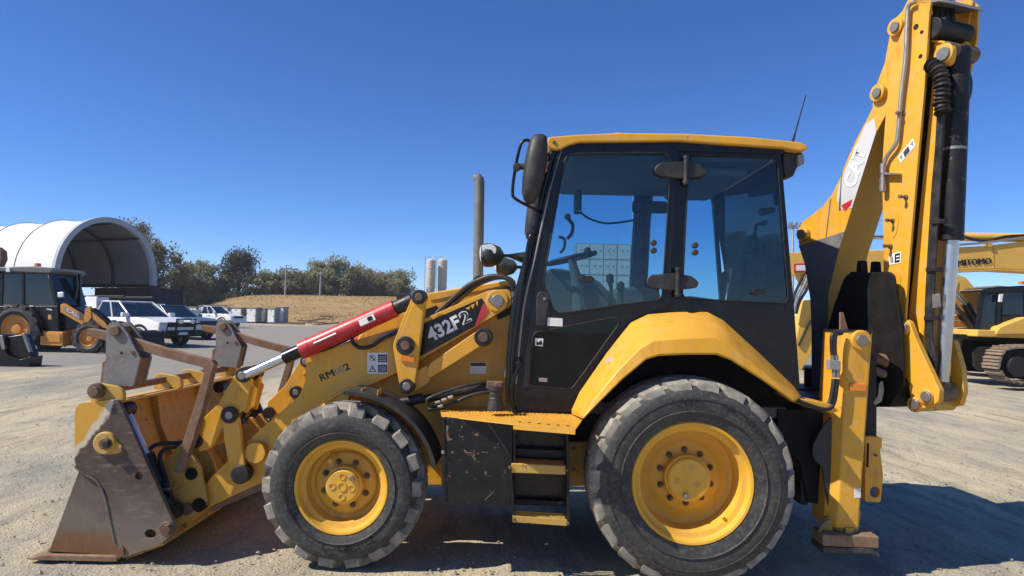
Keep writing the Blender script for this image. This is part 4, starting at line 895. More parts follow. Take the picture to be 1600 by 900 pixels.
for (y, x0, x1, ys) in ((211, 839, 849, .035), (214, 831, 854, .07), (225, 826, 856, .09), (250, 820, 855, .105), (280, 816, 850, .105), (300, 815, 844, .095), (312, 818, 838, .075), (318, 823, 833, .04)):
    c0_, c1_ = L(x0, y, 0.25), L(x1, y, 0.25); ring = []
    cx, hx = (c0_.x + c1_.x) / 2, (c1_.x - c0_.x) / 2
    for k in range(16):
        t = 6.28318 * k / 16; ct, stn = math.cos(t), math.sin(t); ring.append(Vector((cx + hx * math.copysign(abs(ct) ** .7, ct), 0.25 + ys * math.copysign(abs(stn) ** .7, stn), c0_.z)))
    rowsm.append(ring)
mb = MB(); n = len(rowsm); vs_ = [p for r in rowsm for p in r]; fs_ = [tuple(range(16)), tuple(range((n - 1) * 16, n * 16))[::-1]] + [(i * 16 + k, i * 16 + (k + 1) % 16, (i + 1) * 16 + (k + 1) % 16, (i + 1) * 16 + k) for i in range(n - 1) for k in range(16)]
mb.add(vs_, fs_); mir = mb.build('mirror_housing', 'plastic', machine, angle=60)
plate('mirror_lamp_bracket', [(846, 262), (852, 259), (856, 266), (850, 271), (846, 270)], 0.36, 0.06, 'amber', machine, 0.003)
hose('mirror_mount', [(848, 240, 0.37), (858, 243, 0.38), (862, 256, 0.39), (856, 272, 0.39), (850, 290, 0.39)], 0.014, 'black', machine)
mirc = copy_tree(mir, machine, (0.03, 1.75, -0.05))
# head lamps on stalks
for (x, y, v, sc) in ((768, 399, 0.62, 1.0), (790, 417, 0.95, 0.85)):
    c = L(x, y, v); mb = MB(); mb.lathe(c + Vector((-0.06, 0, 0)), [(0.001, -0.01), (0.075 * sc, 0.0), (0.085 * sc, 0.02), (0.083 * sc, 0.06), (0.060 * sc, 0.12), (0.02, 0.145), (0.001, 0.145)], 22, axis=Vector((1, 0, 0.0)))
    lmp = mb.build('head_lamp', 'plastic', machine, angle=50)
    mb = MB(); mb.lathe(c + Vector((-0.068, -0.02, 0.01)), [(0.001, -0.012), (0.05 * sc, -0.008), (0.068 * sc, 0.004), (0.001, 0.006)], 22, axis=Vector((1, -0.1, 0.0))); mb.build('lamp_glass', 'lamp_lens', lmp)
    mb = MB(); e = L(822, y + 4, v if v < .8 else .8); mb.tube([c + Vector((0.07, 0, 0)), c + Vector((0.12, 0, 0)), e], 0.016, 8, rs=[0.012, 0.012, 0.045]); mb.build('lamp_stalk', 'black', lmp)
plate('lamp_lens_face', [(753, 383), (768, 381), (776, 387), (775, 396), (760, 399), (752, 402)], 0.545, 0.02, 'lamp_lens', machine, 0.004, rnd=3)
# ---------------------------------------------------------------- inside the cab
fl = L(800, 640, CV).z
sx = L(1110, 430, 1.1).x; seat = MB()
seat.box((sx - 0.28, 0.86, fl + 0.42), (sx + 0.18, 1.36, fl + 0.54)); so = seat.build('seat', 'seat_fabric', cab, 0.05, seg=3)
mb = MB(); M_ = Matrix.Translation((sx + 0.20, 1.11, fl + 0.52)) @ Matrix.Rotation(R(12), 4, 'Y'); mb.box((-0.07, -0.25, 0), (0.06, 0.25, 0.62), M_); mb.box((-0.05, -0.14, 0.62), (0.05, 0.14, 0.82), M_); mb.build('seat_backrest', 'seat_fabric', cab, 0.05, seg=3)
mb = MB(); mb.box((sx - 0.2, 0.92, fl + 0.05), (sx + 0.15, 1.30, fl + 0.42)); mb.build('seat_base', 'black_trim', cab, 0.02)
wx = L(890, 405, 1.1); mb = MB(); tt = []
wc = L(893, 404, 1.1); ax = Vector((-0.25, 0, 1)).normalized(); e1_ = Vector((0, 1, 0)); e2_ = ax.cross(e1_)
tt = [wc + (e1_ * math.cos(6.28318 * i / 28) + e2_ * math.sin(6.28318 * i / 28)) * 0.19 for i in range(29)]
mb.tube(tt, 0.016, 8); mb.tube([tt[0], tt[14]], 0.013, 6); mb.tube([tt[7], wc], 0.013, 6); sw = mb.build('steering_wheel', 'black_trim', cab, angle=60)
mb = MB(); mb.lathe(wc + Vector((0.11, -0.13, 0.03)), [(0.001, 0.05), (0.022, 0.04), (0.027, 0.02), (0.015, 0.0), (0.001, 0)], 14, axis=Vector((0, 0, 1))); mb.build('wheel_knob', 'black_trim', cab)
mb = MB(); mb.tube([wc, wc - ax * 0.25, wc - ax * 0.55 - Vector((0.03, 0, 0)), Vector((wc.x - 0.05, 1.1, fl))], 0.05, 10, rs=[0.03, 0.05, 0.09, 0.12]); mb.build('steering_column', 'cab_grey', cab)
a = [(840, 425), (870, 418), (900, 424), (935, 438), (965, 470), (965, 600), (815, 600), (825, 480)]
p_ = [L(x, y, CV + 0.75) for x, y in rounded(a, 8)]; mb = MB(); mb.prism(p_, [p + OFF * 0.65 for p in p_]); mb.build('dash_console', 'cab_grey', cab, 0.03)
p_ = [L(x, y, CV + 1.20) for x, y in rounded([(960, 450), (1030, 445), (1035, 480), (1200, 480), (1200, 600), (960, 600)], 8)]; mb = MB(); mb.prism(p_, [p + OFF * 0.22 for p in p_]); mb.build('side_console', 'cab_grey', cab, 0.03)
p_ = [L(x, y, CV + 0.10) for x, y in rounded([(1075, 462), (1120, 468), (1225, 475), (1235, 560), (1120, 500), (1080, 490)], 4)]; mb = MB(); mb.prism(p_, [p + OFF * 0.25 for p in p_]); mb.build('wheel_arch_console', 'cab_grey', cab, 0.02)
for (x, y) in ((953, 440), (970, 452)):
    q = L(x, y, 0.75); mb = MB(); mb.tube([q + Vector((0, 0, -0.25)), q + Vector((0.01, 0, -0.05)), q], 0.012, 8, rs=[0.018, 0.012, 0.02]); mb.lathe(q, [(0.001, 0.06), (0.025, 0.045), (0.03, 0.0), (0.001, -0.02)], 12, axis=Vector((0, 0, 1))); mb.build('control_lever', 'black_trim', cab)
for (x, y) in ((1160, 420), (1132, 440)):
    q = L(x, y, 0.95); mb = MB(); mb.tube([q + Vector((-.04, 0, -0.35)), q + Vector((0, 0, -0.05)), q], 0.014, 8, rs=[0.03, 0.016, 0.022]); mb.lathe(q, [(0.001, 0.08), (0.03, 0.06), (0.035, 0.0), (0.001, -0.02)], 12, axis=Vector((0, 0, 1))); mb.build('control_lever', 'black_trim', cab)
hose('far_door_post', [(1015, 235, 1.86), (1005, 330, 1.86), (1000, 420, 1.86), (996, 500, 1.86)], 0.075, 'black', cab, 8)
hose('rear_far_post', [(1122, 300, 1.86), (1132, 360, 1.86), (1142, 420, 1.86), (1150, 480, 1.86)], 0.06, 'black', cab, 8)
hose('coiled_cord', [(905, 330, 0.6), (922, 342, 0.7), (950, 349, 0.85), (990, 344, 1.0), (1000, 340, 1.05)], 0.008, 'black', cab)
mb = MB(); p = L(902, 317, 0.65); mb.box(p + Vector((-0.025, -0.03, -0.08)), p + Vector((0.03, 0.03, 0.09)), None); mb.build('radio_handset', 'black_trim', cab, 0.015)
mb = MB(); c = L(1015, 324, 1.80); mb.box(c + Vector((-0.15, 0, -0.05)), c + Vector((0.16, 0.04, 0.06))); mb.build('far_door_hinge', 'plastic', cab, 0.03)

# ---------------------------------------------------------------- rear frame and stabilisers
mb = MB(); a = L(1262, 640, 0.35); b = L(1300, 640, 0.35); mb.box((a.x, 0.54, 0.42), (b.x + 0.08, 1.76, 0.60)); mb.box((a.x, 0.54, 0.98), (b.x + 0.08, 1.76, 1.10)); mb.box((a.x, 0.45, 0.40), (a.x + 0.05, 1.75, 1.08)); rfm = mb.build('rear_frame', 'black_trim', machine, 0.008)
plate('frame_gusset', [(1215, 640), (1300, 640), (1298, 700), (1292, 790), (1262, 785), (1250, 720), (1215, 700)], 0.42, 0.04, 'dark_void', machine, 0.004)
plate('rubber_flap', rounded([(1300, 650), (1298, 790), (1294, 790), (1285, 730), (1270, 715), (1270, 695), (1285, 668)], 4), 0.30, 0.02, 'plastic', machine, 0.003)
pf = [(1236, 620), (1258, 624), (1300, 632), (1312, 642), (1300, 646), (1262, 636)]
plate('rear_floor_edge', pf, 0.16, 0.30, 'yellow', machine, 0.004)
hose('floor_trim', [(1238, 622, 0.15), (1262, 632, 0.15), (1290, 640, 0.15), (1302, 634, 0.15)], 0.012, 'black_trim', machine)
plate('corner_bracket', rounded([(1216, 590), (1230, 548), (1238, 548), (1238, 602), (1222, 602)], 4), 0.44, 0.02, 'yellow_worn', machine, 0.003)
# stabiliser: inner leg in a tall yellow sleeve with a chamfered front corner
SB = 0.25
stab = empty('stabiliser', (0, 0, 0), 0, machine)
def leanbox(name, tl, tr, br, bl, v, ch, depth, mat, bevel):
    P = [L(*tl, v), L(*tr, v), L(*br, v), L(*bl, v)]
    def sec(l, r): 
        return [l + Vector((-ch, ch * 1.3, 0)), l, r, r + Vector((ch * .5, ch, 0)), r + Vector((ch * .5, depth, 0)), l + Vector((-ch, depth, 0))]
    mb = MB(); mb.prism(sec(P[0], P[1]), sec(P[3], P[2])); return mb.build(name, mat, stab, bevel)
leanbox('stabiliser_sleeve', (1327, 517), (1363, 518), (1341, 826), (1308, 826), SB, 0.055, 0.26, 'yellow', 0.010)
leanbox('stabiliser_leg', (1320, 800), (1345, 800), (1340, 838), (1312, 838), SB + 0.02, 0.05, 0.20, 'yellow_worn', 0.006)
leanbox('sleeve_cap', (1325, 515.5), (1364, 516.5), (1364, 519), (1325, 518), SB - 0.004, 0.057, 0.27, 'black_trim', 0.001)
bs = pin('top_boss', 1347, 532, SB - 0.03, 0.066, 0.05, 'yellow', stab, 28, 0.010); pin('top_pin', 1348, 532, SB - 0.045, 0.036, 0.03, 'pin_steel', stab, 20, 0.004)
for x in (1334, 1360): pin('sleeve_hole', x, 521, SB - 0.001, 0.008, 0.004, 'dark_void', stab, 10, 0)
plate('side_reflector', [(1328, 599), (1354, 600), (1354, 612), (1328, 611)], SB - 0.014, 0.014, 'amber', stab, 0.004)
plate('sleeve_label', [(1335, 761), (1340, 764), (1345, 762), (1345, 778), (1335, 778)], SB - 0.002, 0.002, 'decal_white', stab, 0)
plate('wear_pad_block', [(1322, 824), (1335, 825), (1334, 838), (1321, 837)], SB - 0.012, 0.02, 'yellow_worn', stab, 0.004)
plate('foot_lug', rounded([(1286, 813), (1298, 806), (1304, 838), (1284, 835)], 4), SB + 0.03, 0.05, 'yellow_worn', stab, 0.006)
hose('foot_chain', [(1296, 812, SB), (1285, 820, SB), (1282, 832, SB), (1296, 838, SB)], 0.012, 'rusty', stab)
pd0 = L(1286, 850, SB - 0.06); pd1 = L(1374, 858, SB - 0.06)
mb = MB(); mb.prism([Vector((pd0.x, SB - 0.06, pd0.z - 0.015)), Vector((pd1.x, SB - 0.06, pd0.z - 0.02)), Vector((pd1.x, SB - 0.06, pd0.z + 0.055)), Vector((pd0.x, SB - 0.06, pd0.z + 0.06))], [Vector((pd0.x, SB + 0.11, pd0.z - 0.015)), Vector((pd1.x, SB + 0.11, pd0.z - 0.02)), Vector((pd1.x, SB + 0.11, pd0.z + 0.055)), Vector((pd0.x, SB + 0.11, pd0.z + 0.06))]); mb.build('foot_pad', 'pad_wood', stab, 0.008)
mb = MB(); mb.prism([Vector((pd0.x, SB - 0.065, pd0.z - 0.055)), Vector((pd1.x - 0.05, SB - 0.065, pd0.z - 0.05)), Vector((pd1.x, SB - 0.065, pd0.z - 0.07)), Vector((pd1.x, SB - 0.065, pd0.z - 0.05)), Vector((pd1.x - 0.05, SB - 0.065, pd0.z - 0.02)), Vector((pd0.x, SB - 0.065, pd0.z - 0.016))], [Vector((x, SB + 0.115, z)) for x, z in ((pd0.x, pd0.z - 0.055), (pd1.x - 0.05, pd0.z - 0.05), (pd1.x, pd0.z - 0.07), (pd1.x, pd0.z - 0.05), (pd1.x - 0.05, pd0.z - 0.02), (pd0.x, pd0.z - 0.016))]); mb.build('rubber_pad', 'rubber', stab, 0.004)
mirror_tree(stab, machine, VC)
sb2 = sheet('lock_bracket', [(1352, 682), (1378, 683), (1378, 698), (1375, 702), (1380, 742), (1376, 785), (1352, 784)], [rounded(circ(1367, 769, 8, 12, 9), 3)], SB + 0.10, 0.05, 'yellow', machine, 0.004, rnd=4)
plate('bracket_slot', [(1355, 693), (1358, 693), (1357, 730), (1354, 730)], SB + 0.096, 0.004, 'dark_void', sb2, 0)
pin('bracket_pin', 1372, 713, SB + 0.06, 0.009, 0.05, 'pin_steel', sb2, 8, 0.002)
plate('bracket_post', [(1352, 560), (1370, 560), (1370, 690), (1352, 690)], SB + 0.20, 0.08, 'black_trim', machine, 0.004)
# hoses feeding the stabiliser
for k in range(2):
    hose('stabiliser_hose', [(1316 - 3 * k, 520 + k, SB - 0.01), (1306 - 5 * k, 523, SB - 0.02), (1304 - 4 * k, 545, SB - 0.02), (1306 - 4 * k, 560, SB - 0.02)], 0.014, 'hose', machine)
    hose('stabiliser_hose', [(1308 - 5 * k, 592, SB - 0.03), (1306 - 5 * k, 610, SB - 0.03), (1302 - 6 * k, 630, SB - 0.03), (1290 - 8 * k, 641 - 2 * k, SB - 0.02), (1270 - 6 * k, 636 - 3 * k, SB - 0.02), (1250, 622, SB - 0.05)], 0.016, 'hose', machine)
    mb = MB(); p = L(1309 - 6 * k, 590, SB - 0.03); mb.cyl(p, p + Vector((0, 0, 0.06)), 0.014, n=8); mb.build('hose_fitting', 'pin_steel', machine, 0.002)
    mb = MB(); p = L(1307 - 6 * k, 563, SB - 0.03); mb.cyl(p, p + Vector((0, 0, 0.03)), 0.013, n=8); mb.build('hose_fitting', 'pin_steel', machine, 0.002)
plate('valve_block', [(1296, 562), (1314, 564), (1314, 579), (1296, 577)], SB - 0.05, 0.05, 'decal_grey', machine, 0.004)

# ---------------------------------------------------------------- backhoe: boom, stick, bucket (folded up and swung across the rear)
TH = R(70); AX = Vector((math.cos(TH), -math.sin(TH), 0)); BX = Vector((math.sin(TH), math.cos(TH), 0))
d_ = RI @ ray(1420, 600); OB = OL + d_ * ((loc((0, 4.60, 0)).y - OL.y) / d_.y); OB.z = 0
def B(px, py, b):
    d = RI @ ray(px, py); t = (OB + BX * b - OL).dot(BX) / d.dot(BX); return OL + d * t
def bplate(name, pts, b, th, mat, parent, bevel=0.004, rnd=0):
    if rnd: pts = rounded(pts, rnd)
    a = [B(x, y, b) for x, y in pts]; mb = MB(); mb.prism(a, [p + BX * th for p in a]); return mb.build(name, mat, parent, bevel)
def bpin(name, px, py, b, r, length, mat, parent, n=20, bevel=0.004):
    c = B(px, py, b); mb = MB(); mb.cyl(c, c + BX * length, r, n=n); return mb.build(name, mat, parent, bevel)
def bhose(name, pts, r, mat, parent, n=8, sm=5):
    mb = MB(); mb.tube([B(*p) for p in pts], r, n, sm); return mb.build(name, mat, parent, angle=60)
boom = bplate('boom', [(1431, 0), (1425, -14), (1409, 18), (1394, 33), (1391, 48), (1382, 98), (1366, 140), (1363, 168), (1353, 189), (1341, 211), (1326, 243), (1312, 278), (1300, 303), (1286, 321), (1268, 336), (1254, 346), (1246, 362), (1248, 384), (1257, 411), (1266, 467), (1268, 520), (1268, 640), (1292, 640), (1292, 520), (1294, 457), (1310, 392), (1320, 361), (1350, 265), (1370, 205), (1400, 150), (1440, 40)], 0.05, 0.30, 'yellow', machine, 0.006)
bplate('boom_lower', [(1248, 384.5), (1257, 411), (1266, 467), (1268, 520), (1268, 640), (1292, 640), (1292, 520), (1294, 457), (1310, 392), (1320, 361.5)], 0.047, 0.004, 'boom_grey', boom, 0.0)
bhose('boom_seam', [(1298, 311, 0.05), (1291, 370, 0.05), (1286, 420, 0.05), (1283, 440, 0.05), (1278, 446, 0.05)], 0.006, 'boom_grey', boom)
for (x, y, r) in ((1369, 145, 0.062), (1397, 42, 0.062), (1252, 365, 0.06)):
    bpin('boom_boss', x, y, 0.01, r, 0.05, 'yellow', boom, 24, 0.008); bpin('boom_pin', x - 1, y, -0.005, r * 0.58, 0.03, 'boom_grey', boom, 18, 0.004)
bd = bplate('boom_decal', [(1352, 195), (1366, 184), (1369, 206), (1331, 325), (1315, 328), (1307, 310), (1312, 285)], 0.047, 0.003, 'decal_pale', boom, 0)
bplate('decal_red_corner', [(1314, 321), (1332, 311), (1329, 322), (1319, 329)], 0.0455, 0.0015, 'red', boom, 0)
p, q = B(1331, 293, 0.0445), B(1350, 232, 0.0445); r_ = (q - p).normalized(); u_ = (-BX).cross(r_)
lettering('boom_lettering', 'CAT', p + u_ * -0.03, r_, u_, 'decal_letter', boom, 0.12, (q - p).length, 0.03)
# outer stick: two side plates with a web between, open to the rear
stick = bplate('stick_side', [(1425, 0), (1432, -14), (1458, -14), (1452, 18), (1444, 140), (1432, 270), (1420, 410), (1414, 500), (1381, 501), (1380, 390), (1378, 260), (1384, 170), (1393, 89), (1412, 42)], 0.0, 0.022, 'yellow', machine, 0.004)
sf = stick.copy(); col.objects.link(sf); sf.location = BX * 0.36
bplate('stick_web', [(1414, 42), (1420, 42), (1400, 170), (1390, 300), (1388, 500), (1382, 500), (1380, 300), (1386, 170)], 0.023, 0.336, 'black_trim', stick, 0.003)  # web's black colour stands in for the shade deep between the plates
for pts in ([(1389, 330), (1396, 322), (1402, 330), (1404, 345), (1400, 365), (1394, 374), (1396, 355), (1396, 340)], [(1396, 425), (1402, 420), (1407, 432), (1406, 470), (1401, 495), (1400, 470), (1401, 440)]):
    bplate('stick_pressing', pts, -0.005, 0.006, 'yellow', stick, 0.003, 3)
for (x, y) in ((1396, 345), (1392, 385), (1392, 440), (1392, 480), (1416, 308), (1412, 178)):
    c = B(x, y, 0.0); mb = MB(); mb.cyl(c, c - BX * 0.012, 0.017, n=8); mb.cyl(c, c - BX * 0.06, 0.009, n=8); mb.cyl(c - BX * 0.045, c - BX * 0.065, 0.014, n=6); mb.build('adjuster_bolt', 'pin_rust', stick, 0.002)
for (x, y, r) in ((1431, 42, 0.020), (1440, 50, 0.013), (1438, 88, 0.015)): bpin('stick_hole', x, y, -0.0015, r, 0.004, 'dark_void', stick, 14, 0)
lbl = bplate('stick_label', [(1403, 245), (1426, 216), (1430, 228), (1407, 255)], -0.003, 0.003, 'decal_white', stick, 0)
bplate('label_panel', [(1411, 238), (1419, 228), (1421.5, 236), (1413.5, 246)], -0.0045, 0.0015, 'decal_navy', stick, 0)
bplate('label_mark', [(1405, 246), (1409, 241), (1410, 250)], -0.0045, 0.0015, 'decal_grey', stick, 0); bplate('label_mark', [(1422, 226), (1426, 220), (1427.5, 228)], -0.0045, 0.0015, 'decal_grey', stick, 0)
bplate('stick_label', [(1389, 397), (1408, 393), (1407, 411), (1389, 414)], -0.003, 0.003, 'decal_white', stick, 0)
bplate('label_panel', [(1398, 397), (1406, 395), (1405.5, 409), (1398, 411)], -0.0045, 0.0015, 'black', stick, 0); bplate('label_mark', [(1391, 402), (1395, 401), (1396, 410), (1391, 411)], -0.0045, 0.0015, 'decal_grey', stick, 0)
bplate('label_line', [(1400, 400), (1405, 399), (1405, 401), (1400, 402)], -0.0055, 0.001, 'decal_white', stick, 0); bplate('label_line', [(1400, 405), (1405, 404), (1405, 406), (1400, 407)], -0.0055, 0.001, 'decal_white', stick, 0)
bhose('stick_pipe', [(1430, 3, -0.03), (1421, 8, -0.03), (1418, 22, -0.03), (1415, 90, -0.03), (1408, 150, -0.03), (1403, 210, -0.03), (1398, 228, -0.03), (1386, 244, -0.03), (1381, 258, -0.03)], 0.014, 'steel_pipe', stick, 10)
mb = MB(); c = B(1379, 300, -0.04); c1 = B(1380, 256, -0.035); mb.cyl(c1, c1 + (c - c1) * 0.35, 0.020, n=8); mb.cyl(c1 + (c - c1) * 0.35, c1 + (c - c1) * 0.55, 0.016, n=10); mb.cyl(c1 + (c - c1) * 0.5, c, 0.022, n=10); mb.build('pipe_coupler', 'pin_steel', stick, 0.003)
bplate('pipe_bracket', [(1376, 269), (1401, 270), (1401, 273), (1376, 273)], -0.05, 0.05, 'steel_pipe', stick, 0.001)
# inner stick
inner = bplate('stick_inner', [(1456, 128), (1464, 118), (1468, 130), (1462, 260), (1452, 420), (1443, 520), (1441, 590), (1438, 620), (1428, 626), (1424, 600), (1418, 540), (1418, 500), (1429, 400), (1443, 260)], 0.085, 0.20, 'yellow', machine, 0.008)
0 and bplate('stick_brace', [(1452, 540), (1462, 545), (1474, 600), (1466, 620), (1455, 600)], 0.30, 0.03, 'yellow', inner, 0.004)
lkp = rounded([(1402, 511), (1404, 503), (1413, 498), (1421, 503), (1430, 529), (1450, 572), (1468, 610), (1466, 629), (1449, 636), (1440, 640), (1424, 631), (1418, 595), (1410, 586), (1410, 568), (1407, 535)], 4)
lk1 = bplate('stick_link', lkp, -0.035, 0.045, 'yellow', machine, 0.006)
bplate('stick_link', rounded([(1484, 534), (1490, 530), (1503, 575), (1506, 612), (1500, 634), (1484, 636), (1478, 600), (1480, 560)], 4), 0.31, 0.045, 'yellow', machine, 0.006)
for (x, y, r) in ((1409, 512, 0.046), (1445, 620, 0.050), (1427, 632, 0.050)):
    bpin('link_boss', x, y, -0.055, r, 0.04, 'yellow', lk1, 24, 0.008); bpin('link_pin', x, y, -0.070, r * 0.72, 0.03, 'pin_steel', lk1, 22, 0.005)
mb = MB(); c = B(1427, 632, 0.0); mb.cyl(c, c + BX * 0.34, 0.046); mb.build('link_tube', 'yellow_worn', lk1, 0.004)
# bucket cylinder
b0 = 0.19
P0, P1, P2 = B(1481, 80, b0), B(1470, 372, b0), B(1456, 612, b0)
P0 = B(1498, 78, b0); P1 = B(1487, 372, b0); P2 = B(1470, 612, b0)
mb = MB(); mb.cyl(P0, P1, 0.070, n=28); dd = (P1 - P0); mb.cyl(P0 - dd * 0.01, P0 + dd * 0.06, 0.066, n=28); mb.cyl(P0 + dd * 0.985, P1 + dd * 0.012, 0.074, n=28); bcyl = mb.build('bucket_cylinder_barrel', 'black_worn', machine, 0.004)
mb = MB(); mb.cyl(P0 + dd * 0.52, P0 + dd * 0.535, 0.073, n=28); mb.build('cylinder_band', 'pin_steel', bcyl)
mb = MB(); mb.cyl(P1, P2, 0.045, n=24); mb.build('bucket_cylinder_rod', 'chrome', bcyl)
mb = MB(); mb.cyl(P2 - BX * 0.085, P2 + BX * 0.085, 0.062, n=22); mb.cyl(P2, P2 + (P1 - P2) * 0.07, 0.055, n=20); mb.build('rod_eye', 'pin_rust', bcyl, 0.006)
mb = MB(); mb.cyl(P0 - BX * 0.13 - Vector((0, 0, 0.02)), P0 + BX * 0.13 - Vector((0, 0, 0.02)), 0.055, n=20); mb.build('cylinder_eye', 'pin_rust', bcyl, 0.004)
cl = bplate('cylinder_clevis', rounded([(1458, 66), (1478, 66), (1487, 74), (1488, 92), (1480, 104), (1460, 98)], 6), 0.075, 0.04, 'yellow', machine, 0.006)
bpin('clevis_boss', 1473, 84, 0.055, 0.070, 0.04, 'yellow', cl, 26, 0.008); bpin('clevis_pin', 1472, 84, 0.040, 0.046, 0.03, 'boom_grey', cl, 22, 0.006)
bplate('cylinder_clevis', rounded([(1486, 62), (1508, 62), (1514, 80), (1510, 98), (1490, 100)], 6), 0.285, 0.04, 'yellow', machine, 0.006)
bplate('clevis_base', [(1455, 62), (1476, 64), (1476, 67), (1455, 66)], 0.06, 0.26, 'yellow', machine, 0.002)
# far stick ear at the top with its hole, cap sheet and hose mass
stf = bplate('stick_ear', rounded([(1506, -6), (1528, 8), (1526, 60), (1516, 112), (1508, 124), (1506, 60)], 3), 0.385, 0.02, 'yellow', machine, 0.003)
bplate('stick_head_cap', [(1426, 0), (1440, -6), (1466, -4), (1475, 3), (1466, 2), (1450, 5), (1430, 8)], 0.0, 0.37, 'boom_grey', machine, 0.003)
for k, (x0, b) in enumerate(((1462, 0.10), (1470, 0.14), (1478, 0.18), (1486, 0.22))):
    bhose('head_hose', [(x0 - 4, 2, b), (x0, 15, b), (x0 + 2, 35, b), (x0 - 1, 58, b)], 0.020, 'hose', machine, 8)
bpin('head_shaft', 1456, 44, 0.03, 0.070, 0.30, 'black_trim', machine, 24, 0.006)
for (x, y, b) in ((1474, 35, 0.12), (1463, 58, 0.10)):
    c = B(x, y, b); mb = MB(); mb.cyl(c - Vector((0, 0, 0.05)), c + Vector((0, 0, 0.03)), 0.018, n=8); mb.build('hose_fitting', 'pin_steel', machine, 0.002)
# wrapped hose sleeve: a wrinkled bundle
mb = MB(); pts = [B(*p) for p in ((1452, 102, 0.03), (1462, 106, 0.03), (1470, 120, 0.03), (1473, 140, 0.03), (1471, 160, 0.03), (1474, 178, 0.03))]
pts, _ = catmull(pts, 9); mb.tube(pts, 0.05, 14, 0, rs=[0.045 + 0.009 * math.sin(i * 2.1) + 0.004 * math.sin(i * 5.3) for i in range(len(pts))]); mb.build('hose_sleeve', 'hose', machine, angle=70)
for k in range(4):
    bhose('stick_hose', [(1473 - 2 * k, 175, 0.05), (1470 - 2 * k, 230, 0.06), (1467 - 3 * k, 300, 0.08), (1461 - 3 * k, 400, 0.082), (1457 - 3 * k, 480, 0.08), (1455 - 2 * k, 525, 0.08), (1462 - 3 * k, 560, 0.08), (1455 - 2 * k, 590, 0.10)], 0.012, 'hose', machine)
for (y, x) in ((346, 1453), (421, 1446), (497, 1443)): bplate('hose_clamp', [(x, y - 3), (x + 22, y - 4), (x + 22, y + 3), (x, y + 4)], 0.055, 0.03, 'black_trim', machine, 0.003)
bhose('loop_hose', [(1510, 105, 0.36), (1516, 130, 0.36), (1512, 155, 0.38), (1500, 165, 0.36)], 0.014, 'hose', machine); bhose('loop_hose', [(1504, 100, 0.33), (1508, 140, 0.33), (1506, 175, 0.34), (1498, 190, 0.33)], 0.012, 'hose', machine)
bplate('hose_plate', rounded([(1456, 460), (1468, 458), (1469, 480), (1457, 482)], 2), 0.06, 0.01, 'pin_steel', machine, 0.002)
# digging bucket with teeth, black
bk = bplate('digging_bucket', rounded([(1322, 428), (1388, 424), (1396, 430), (1410, 520), (1412, 600), (1390, 634), (1310, 634), (1288, 596), (1292, 520), (1306, 470)], 8), -0.10, 0.02, 'bucket_black', machine, 0.004)
bk2 = bk.copy(); col.objects.link(bk2); bk2.parent = bk; bk2.location = BX * 0.42; bk2.name = 'bucket_side'
pr = [B(x, y, -0.08) for x, y in ((1330, 424), (1318, 436), (1304, 474), (1290, 522), (1287, 596), (1309, 636), (1390, 636), (1414, 600))]; pi = [p + Vector((0, 0, 0)) - (p - B(1350, 530, -0.08)).normalized() * 0.02 for p in pr]
o_ = pr + pi[::-1]; mb = MB(); mb.prism(o_, [p + BX * 0.42 for p in o_]); mb.build('bucket_shell', 'bucket_black', bk, 0.003)
for k in range(4):
    c = B(1347, 426, -0.06) + BX * (0.38 * k / 3); mb = MB(); z = Vector((0, 0, 1)); w = BX * 0.038; s_ = AX * 0.03
    mb.prism([c - w - s_ - z * 0.10, c + w - s_ - z * 0.10, c + w + s_ - z * 0.10, c - w + s_ - z * 0.10], [c - w * 0.7 - s_ * 0.7 + z * 0.085, c + w * 0.7 - s_ * 0.7 + z * 0.085, c + w * 0.7 + s_ * 0.7 + z * 0.085, c - w * 0.7 + s_ * 0.7 + z * 0.085]); mb.build('bucket_tooth', 'bucket_black', bk, 0.006)
mb = MB(); c = B(1335, 432, -0.08); mb.prism([c, c + AX * 0.02, c + AX * 0.06 - Vector((0, 0, 0.30)), c - Vector((0, 0, 0.3))], [q + BX * 0.40 for q in (c, c + AX * 0.02, c + AX * 0.06 - Vector((0, 0, 0.30)), c - Vector((0, 0, 0.3)))]); mb.build('bucket_lip', 'bucket_black', bk, 0.003)
# swing post and rusty linkage behind the stabiliser
kp = B(1285, 640, 0.2); mb = MB(); mb.cyl(Vector((kp.x, kp.y, 0.45)), Vector((kp.x, kp.y, 1.25)), 0.14, n=24); mb.box((kp.x - 0.30, kp.y - 0.22, 0.55), (kp.x + 0.05, kp.y + 0.22, 1.10)); mb.build('swing_post', 'black_trim', machine, 0.012)
hose('swing_linkage', [(1366, 562, 0.55), (1380, 562, 0.5), (1395, 572, 0.5), (1412, 568, 0.5)], 0.04, 'rusty', machine, 10); hose('swing_linkage', [(1366, 578, 0.5), (1384, 584, 0.5), (1410, 578, 0.5)], 0.03, 'rusty', machine, 10)
plate('tow_hook', rounded([(1374, 598), (1380, 594), (1382, 610), (1378, 628), (1366, 634), (1364, 628), (1372, 618)], 3), 0.45, 0.03, 'pin_steel', machine, 0.004)
plate('thumb_plate', [(1313, 488), (1318, 488), (1326, 516), (1313, 516)], 0.40, 0.02, 'rusty', machine, 0.003)
mb = MB(); a = L(1370, 620, 0.75); b = L(1425, 634, 0.75); mb.box((a.x, 0.75, b.z), (b.x, 1.5, a.z)); mb.build('lower_yoke', 'yellow_worn', machine, 0.006)
mb = MB(); a = L(1385, 590, 0.7); mb.box((a.x - 0.14, 0.70, 1.12), (a.x + 0.10, 1.6, 1.34)); mb.build('swing_casting', 'dark_void', machine, 0.02)

